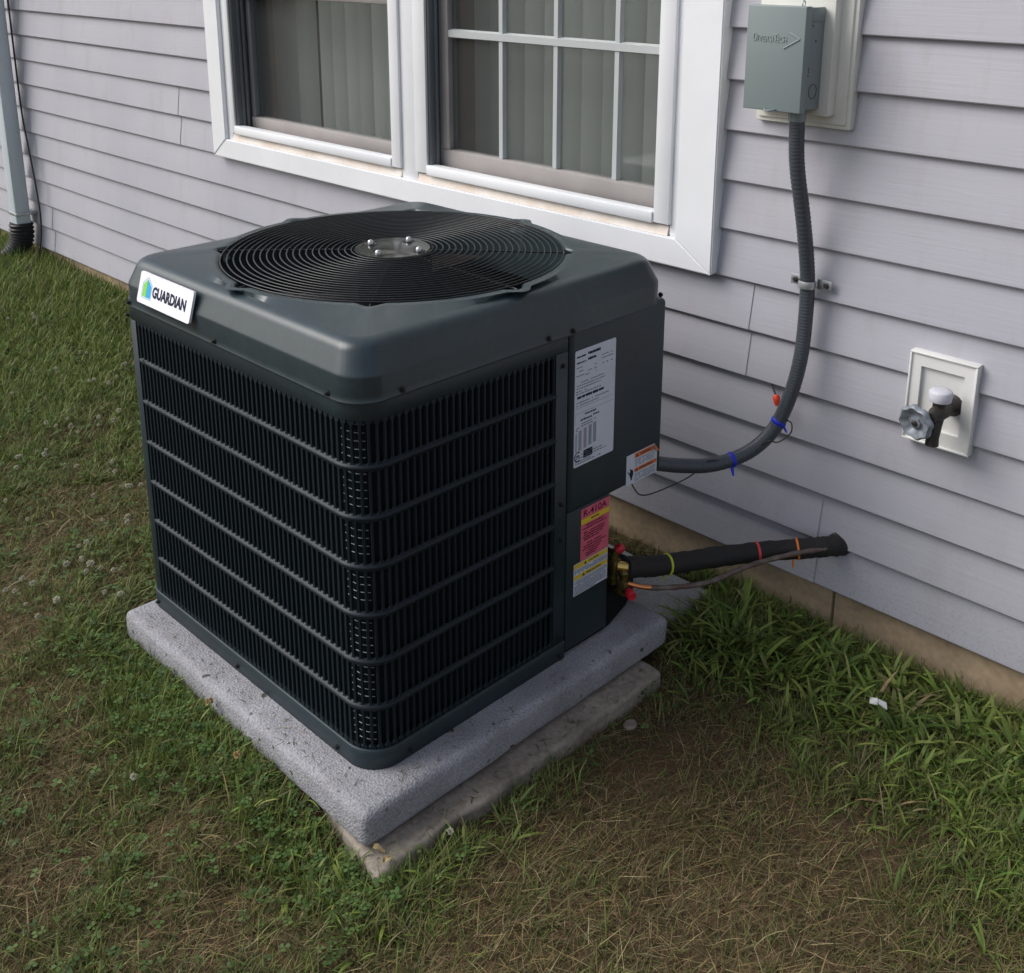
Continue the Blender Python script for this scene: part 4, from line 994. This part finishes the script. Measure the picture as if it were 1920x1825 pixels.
def pick(cols, wts, n):
    i = RNG.choice(len(cols), n, p=np.array(wts)/sum(wts)); c = np.array(cols)[i]; return c*RNG.uniform(0.72, 1.28, (n, 1))*RNG.uniform(0.92, 1.08, (n, 3))

GREEN = [(0.122, 0.175, 0.036), (0.158, 0.205, 0.045), (0.080, 0.122, 0.028), (0.185, 0.200, 0.058), (0.125, 0.148, 0.052)]
OLIVE = [(0.165, 0.165, 0.060), (0.140, 0.150, 0.052), (0.200, 0.175, 0.078), (0.130, 0.120, 0.055)]
STRAW = [(0.30, 0.235, 0.115), (0.22, 0.165, 0.080), (0.15, 0.105, 0.055), (0.36, 0.30, 0.17), (0.12, 0.085, 0.045)]

# fine turf
x, y, z = scatter(900000); g, bare = fields(x, y)
keep = RNG.uniform(0, 1, len(x)) < (0.52+0.48*g)*(1-0.92*bare)
x, y, z, g = x[keep], y[keep], z[keep], g[keep]; n = len(x)
isg = RNG.uniform(0, 1, n) < np.clip(g*1.0, 0.08, 0.92)
col = np.where(isg[:, None], pick(GREEN, [4, 3, 4, 2, 2], n), pick(OLIVE, [3, 4, 2, 3], n))
far = np.clip(z/2.3, 1, 2.2); tall = np.clip((g-0.35)/0.5, 0, 1)
wallt = sstep(-2.2, -3.6, x)*sstep(-1.0, -0.25, y)
L = RNG.uniform(0.018, 0.040, n)*(1+0.75*tall+1.1*wallt); W = RNG.uniform(0.0013, 0.0027, n)*far*(1+0.25*tall)
l0 = np.abs(RNG.normal(0.62, 0.32, n))*(1.25-0.45*tall); l1 = l0+RNG.uniform(0.2, 1.1, n)
P = np.stack([x, y, ground_h(x, y)-0.002], 1)
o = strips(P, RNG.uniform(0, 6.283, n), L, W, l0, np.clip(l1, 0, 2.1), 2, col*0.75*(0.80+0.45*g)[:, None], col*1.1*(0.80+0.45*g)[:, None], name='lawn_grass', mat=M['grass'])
tag(o, 'short mixed green lawn grass around the pad', 'grass', kind='stuff'); N_TURF = n

# dead straw lying over the soil
x, y, z = scatter(260000); g, bare = fields(x, y)
keep = RNG.uniform(0, 1, len(x)) < (1.0-0.80*g)*(1-0.72*bare)
x, y, z, g = x[keep], y[keep], z[keep], g[keep]; n = len(x)
col = pick(STRAW, [3, 4, 5, 1.0, 4], n)*1.05
L = RNG.uniform(0.020, 0.075, n); W = RNG.uniform(0.0006, 0.0014, n)*np.clip(z/2.3, 1, 2)
l0 = RNG.uniform(1.05, 1.50, n); l1 = l0+RNG.uniform(-0.1, 0.6, n)
P = np.stack([x, y, ground_h(x, y)+RNG.uniform(-0.002, 0.012, n)], 1)
o = strips(P, RNG.normal(0.6, 1.5, n), L, W, l0, l1, 2, col, col*0.95, name='dead_grass', mat=M['straw'])
tag(o, 'matted dry brown grass lying over the lawn soil', 'dead grass', kind='stuff'); N_STRAW = n

# longer arching blades standing out of the mat
x, y, z = scatter(60000); g, bare = fields(x, y)
keep = RNG.uniform(0, 1, len(x)) < (0.10+0.35*g)*(1-0.8*bare); x, y, z, g = x[keep], y[keep], z[keep], g[keep]; n = len(x)
isg = RNG.uniform(0, 1, n) < 0.35+0.6*g
col = np.where(isg[:, None], pick(GREEN, [3, 4, 1, 3, 2], n), pick(STRAW, [4, 3, 1, 3, 1], n)*0.8)
L = RNG.uniform(0.045, 0.095, n); W = RNG.uniform(0.0014, 0.0030, n)*np.clip(z/2.3, 1, 2)
P = np.stack([x, y, ground_h(x, y)], 1); l0 = RNG.uniform(0.15, 0.9, n)
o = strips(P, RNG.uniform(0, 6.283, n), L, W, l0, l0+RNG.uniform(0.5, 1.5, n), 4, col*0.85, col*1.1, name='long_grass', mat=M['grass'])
tag(o, 'longer arching grass blades scattered over the lawn', 'grass', kind='stuff')

# broad crabgrass by the wall and along the pad
def zone(n, f):
    x = RNG.uniform(-1.0, 1.7, n); y = RNG.uniform(-1.6, 0.004, n)
    ok, z = in_view(x, y); ok &= ~on_slab(x, y); x, y = x[ok], y[ok]; k = RNG.uniform(0, 1, len(x)) < f(x, y); return x[k], y[k]
def crab_f(x, y):
    f = 0.85*sstep(-0.40, -0.18, y)*sstep(0.21, 0.30, x)+0.55*sstep(-0.55, -0.36, y)*sstep(0.26, 0.40, x)
    f += 0.55*np.exp(-((y+1.24)/0.05)**2)*(x > -0.82)*(x < 0.14)+0.55*blob(x, y, 0.255, -1.08, 0.035, 0.16)+0.5*blob(x, y, 0.20, -1.27, 0.06)+0.6*blob(x, y, 0.95, -0.38, 0.14, 0.16)+0.9*blob(x, y, 0.235, -0.33, 0.05, 0.10)+1.0*blob(x, y, 0.22, -0.19, 0.10, 0.09)+0.35*blob(x, y, 0.25, -0.55, 0.03, 0.10)
    return np.clip(f*(0.55+0.45*wob(x, y, 9.0, 3.0))*(1-0.75*fields(x, y)[1]), 0, 1)
tx, ty = zone(15000, crab_f)          # tuft centres, several blades each
rep = 3; x = np.repeat(tx, rep)+RNG.normal(0, 0.006, len(tx)*rep); y = np.minimum(np.repeat(ty, rep)+RNG.normal(0, 0.006, len(tx)*rep), 0.004)
n = len(x); near_wall = sstep(-0.45, -0.1, y)*(x > 0.15)
CRAB = [(0.150, 0.220, 0.044), (0.195, 0.255, 0.055), (0.095, 0.150, 0.034), (0.225, 0.250, 0.075), (0.29, 0.23, 0.11)]
col = np.repeat(pick(CRAB, [4, 3, 3, 2, 0.2], len(tx)), rep, 0)*RNG.uniform(0.85, 1.15, (n, 1))
L = RNG.uniform(0.035, 0.072, n)*(1+0.50*near_wall+1.15*blob(x, y, 0.21, -0.20, 0.12, 0.10))*(1-0.35*sstep(-0.10, 0.0, y)); W = RNG.uniform(0.0035, 0.0100, n)*(0.80+0.75*near_wall)
l0 = RNG.uniform(0.25, 1.15, n); P = np.stack([x, y, ground_h(x, y)+0.004], 1)
az = RNG.uniform(0, 6.283, n); az = np.where((y > -0.05) & (np.sin(az) > 0), -az, az)
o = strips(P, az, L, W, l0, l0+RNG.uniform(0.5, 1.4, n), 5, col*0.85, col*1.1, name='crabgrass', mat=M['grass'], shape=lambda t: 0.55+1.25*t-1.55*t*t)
tag(o, 'broad bladed crabgrass growing by the wall and pad edges', 'grass', kind='stuff')

# clover leaves: three rounded leaflets on a stalk
x, y, z = scatter(60000, -3.6, 0.3, -1.7, -0.05); g, bare = fields(x, y)
f = np.clip(0.16+0.5*np.clip(wob(x, y, 4.0, 5.0), 0, 1)*sstep(-0.7, -1.2, x)+0.35*np.exp(-((y+1.26)/0.07)**2)*(x > -0.9), 0, 1)*g
k = RNG.uniform(0, 1, len(x)) < f; x, y = x[k], y[k]; n = len(x)
base = np.stack([x, y, ground_h(x, y)+RNG.uniform(0.012, 0.034, n)], 1); a0 = RNG.uniform(0, 6.283, n); S = RNG.uniform(0.0045, 0.0085, n)
V = []; 
for j in range(3):
    a = a0+j*2.094; d = np.stack([np.cos(a), np.sin(a), RNG.uniform(-0.15, 0.25, n)], 1); s = np.stack([-np.sin(a), np.cos(a), RNG.uniform(-0.2, 0.2, n)], 1)
    for u, v in ((0.05, 0), (0.75, -0.55), (1.25, -0.38), (1.2, 0), (1.25, 0.38), (0.75, 0.55)):
        V.append(base+d*(S*u)[:, None]+s*(S*v)[:, None])
V = np.stack(V, 1).reshape(-1, 3); nf = 3*n
loops = np.arange(nf*6); starts = np.arange(nf)*6
col = np.repeat(pick([(0.080, 0.145, 0.038), (0.105, 0.165, 0.050), (0.060, 0.110, 0.034)], [3, 2, 2], n), 18, 0)
o = np_mesh('clover_leaves', V, loops, starts, col, M['grass']); tag(o, 'small green clover leaves mixed into the lawn', 'clover', kind='stuff')

# broad rounded weed leaves along the pad edge
x, y = zone(9000, lambda x, y: 0.5*np.exp(-((y+1.255)/0.045)**2)*(x > -0.84)*(x < 0.1)*(0.5+0.5*wob(x, y, 6, 1))+0.22*sstep(-0.35, -0.1, y)*(x > 0.3)); n = len(x)
P = np.stack([x, y, ground_h(x, y)+0.012], 1); l0 = RNG.uniform(0.5, 1.2, n); col = pick([(0.115, 0.205, 0.040), (0.150, 0.235, 0.052), (0.085, 0.155, 0.034)], [3, 2, 2], n)
o = strips(P, RNG.uniform(0, 6.283, n), RNG.uniform(0.018, 0.034, n), RNG.uniform(0.009, 0.016, n), l0, l0+RNG.uniform(0.2, 0.9, n), 4, col*0.9, col*1.1, name='weed_leaves', mat=M['grass'], shape=lambda t: 0.25+2.9*t-3.0*t*t)
tag(o, 'broad leafy weeds in the grass beside the pad', 'weeds', kind='stuff')

# clippings blown onto the slab, the pad and the louver rails
n = 260; x = np.concatenate([RNG.uniform(0.172, 0.216, 100), RNG.uniform(0.118, 0.165, 60), RNG.uniform(-0.68, 0.1, 100)]); y = np.concatenate([RNG.uniform(-1.19, -0.44, 100), RNG.uniform(-1.15, -0.4, 60), RNG.uniform(-1.185, -1.14, 100)])
zz = np.concatenate([np.full(100, -0.0735), np.full(160, 0.0015)])
col = pick(STRAW+[(0.06, 0.08, 0.03), (0.03, 0.025, 0.02)], [2, 3, 3, 1, 3, 3, 4], n)*0.8
o = strips(np.stack([x, y, zz], 1), RNG.uniform(0, 6.283, n), RNG.uniform(0.004, 0.026, n), RNG.uniform(0.0007, 0.0018, n), np.full(n, 1.5), RNG.uniform(1.35, 1.6, n), 2, col, name='grass_clippings', mat=M['straw'])
tag(o, 'dry grass clippings lying on the slab and the pad', 'clippings', kind='stuff')
n = 700; x = np.clip(RNG.normal(-0.35, 0.20, n), -0.62, 0.04); zr_ = np.array(RZ)[RNG.choice(6, n, p=[0.06, 0.08, 0.12, 0.18, 0.26, 0.30])]
col = pick([(0.09, 0.10, 0.09), (0.05, 0.06, 0.05), (0.16, 0.15, 0.12)], [3, 4, 1], n)
o = strips(np.stack([x, np.full(n, YF-0.002), zr_+0.003], 1), RNG.uniform(3.3, 6.1, n), RNG.uniform(0.003, 0.012, n), RNG.uniform(0.0004, 0.0008, n), RNG.uniform(0.0, 1.0, n), RNG.uniform(0.2, 1.8, n), 2, col, name='lint', mat=M['straw'])
o.parent = ac; o.location = (-AX, -AY, 0); o['kind'] = 'stuff'

# ------------------------------------------------------------------ white clover flowers
def flower_mesh(seed, dry=False):
    rg = random.Random(seed); mb = MB(); r = 0.0085
    for i in range(34):
        zc = 1-1.75*(i+0.5)/34; t = i*2.39996; s = math.sqrt(max(0, 1-zc*zc))
        d = Vector((s*math.cos(t), s*math.sin(t), zc)); d = (d+Vector((rg.uniform(-.2, .2), rg.uniform(-.2, .2), rg.uniform(-.1, .2)))).normalized()
        a = d.orthogonal().normalized(); b = d.cross(a); L_ = r*rg.uniform(0.8, 1.15)
        mb.add([d*L_*0.25, d*L_*0.8+a*0.0022, d*L_+b*0.0006, d*L_*0.8-a*0.0022], [(0, 1, 2, 3)])
        mb.add([d*L_*0.25, d*L_*0.8+b*0.0022, d*L_, d*L_*0.8-b*0.0022], [(0, 1, 2, 3)])
    mb.cur = 1; mb.tube([(0, 0, -0.001), (rg.uniform(-.004, .004), rg.uniform(-.004, .004), -0.02), (rg.uniform(-.01, .01), rg.uniform(-.01, .01), -0.05)], 0.0009, 5)
    me = bpy.data.meshes.new('clover_flower'); me.from_pydata(mb.v, [], mb.f); me.materials.append(M['leafdry' if dry else 'flower']); me.materials.append(M['stem'])
    me.polygons.foreach_set('material_index', mb.mi); me.update(); return me
FM = [flower_mesh(k) for k in range(5)]
FP = [(-2.54, -0.46), (-2.41, -0.61), (-2.27, -0.42), (-2.2, -0.48), (-2.16, -0.53), (-2.23, -0.55), (-2.33, -0.8), (-1.98, -0.76), (-1.98, -0.83), (-1.86, -0.78), (-1.89, -0.79), (-1.86, -0.71), (-1.86, -0.66), (-1.92, -0.61), (-1.79, -0.99), (-1.72, -1.03), (-1.76, -0.93), (-1.63, -0.89), (-1.56, -0.81), (-1.5, -0.83), (-1.41, -0.94), (-1.36, -0.82), (-1.36, -0.86), (-1.55, -1.13), (-1.22, -1.0), (-1.16, -0.96), (-1.37, -1.14), (-1.12, -1.09), (-1.06, -1.17), (-1.04, -1.14), (-0.98, -1.12), (-0.97, -1.16), (-0.93, -1.11), (-1.02, -1.27), (-1.03, -1.33), (-1.0, -1.32), (-0.81, -1.15), (-0.88, -1.27), (-0.87, -1.32), (-3.07, -0.52), (-3.0, -0.44)]
for x, y in list(FP):
    if random.random() < 0.45: FP.append((x+random.uniform(-0.06, 0.06), y+random.uniform(-0.03, 0.03)))
FP += [(-0.26, -1.40), (0.24, -1.06)]
for i, (x, y) in enumerate(FP):
    o = bpy.data.objects.new('clover_flower', FM[i % 5]); COL.objects.link(o); k = random.uniform(0.65, 1.05)
    o.location = (x, y, float(ground_h(x, y))+random.uniform(0.036, 0.052)); o.scale = (k, k, k); o.rotation_euler = (random.uniform(-.4, .4), random.uniform(-.4, .4), random.uniform(0, 6))
    tag(o, 'small white clover flower head in the lawn', 'flower', 'white clover flowers dotted over the lawn')
DM = [flower_mesh(40+k, True) for k in range(2)]
for (x, y), lb in (((-0.29, -1.18), 'withered orange clover head beside the long side of the pad'), ((-0.12, -1.22), 'withered pinkish clover head near the front corner of the pad')):
    o = bpy.data.objects.new('withered_flower', DM[0]); COL.objects.link(o); o.location = (x-0.02, y-0.03, float(ground_h(x, y))+0.055); tag(o, lb, 'flower')

# ------------------------------------------------------------------ litter and small things
def leaf_bit(name, loc, s, rot, mat, label, cat):
    mb = MB(); vs = []; fs = []
    for i in range(6):
        t = i/5; w_ = s*0.45*math.sin(math.pi*min(1, t*0.93+0.07))
        for j in (-1, 0, 1): vs.append(((t-0.5)*s*1.6, j*w_, 0.004*abs(j)+0.004*math.sin(t*5+j)))
    for i in range(5):
        for j in range(2): fs.append((i*3+j, i*3+j+1, (i+1)*3+j+1, (i+1)*3+j))
    mb.add(vs, fs); o = mb.build(name, M[mat], smooth=60); o.location = loc; o.rotation_euler = rot; return tag(o, label, cat)
leaf_bit('dry_leaf', (0.186, -1.176, -0.068), 0.014, (0.1, 0.2, 0.5), 'leafdry', 'pale yellow leaf scrap on the exposed slab corner', 'leaf')
leaf_bit('dry_leaf', (0.212, -1.180, -0.068), 0.011, (0.3, -0.2, 1.6), 'leafdry', 'pinkish leaf scrap at the slab edge beside the grass', 'leaf')
px_, py_ = 0.613, -0.224; pz_ = float(ground_h(px_, py_))+0.058
mb = MB(); vs = [(-0.016, -0.006, 0), (-0.004, -0.0055, 0.004), (0.006, -0.005, 0.003), (0.018, -0.007, -0.002), (-0.017, 0.006, 0.001), (-0.004, 0.005, 0.006), (0.006, 0.006, 0.003), (0.016, 0.006, 0.001)]
mb.prism([(-0.017, -0.006, 0), (-0.001, -0.007, 0.003), (-0.002, 0.006, 0.004), (-0.016, 0.006, 0.001)], (0, 0.001, 0.0025)).prism([(0.0005, -0.006, 0.003), (0.019, -0.008, -0.003), (0.017, 0.005, -0.001), (0.0, 0.005, 0.004)], (0, 0.001, 0.0025))
o = mb.build('paper_scrap', M['scrap'], smooth=0); o.location = (px_, py_, pz_); o.rotation_euler = (0.3, 0.15, 0.55); tag(o, 'crumpled white paper scrap in the crabgrass', 'litter')
cx_, cy_ = 0.262, -0.585; cz_ = float(ground_h(cx_, cy_))
mb = MB().lathe([(0.0135, 0), (0.0140, 0.002), (0.0135, 0.006), (0.0118, 0.0072), (0.0105, 0.004), (0.001, 0.0038)], (0, 0, 0), n=28)
o = mb.build('bottle_cap', M['slab'], smooth=40); o.location = (cx_, cy_, cz_+0.010); o.rotation_euler = (0.2, -0.25, 0); tag(o, 'round brown cap lying in the dirt beside the slab', 'cap')
print('turf', N_TURF, 'straw', N_STRAW)
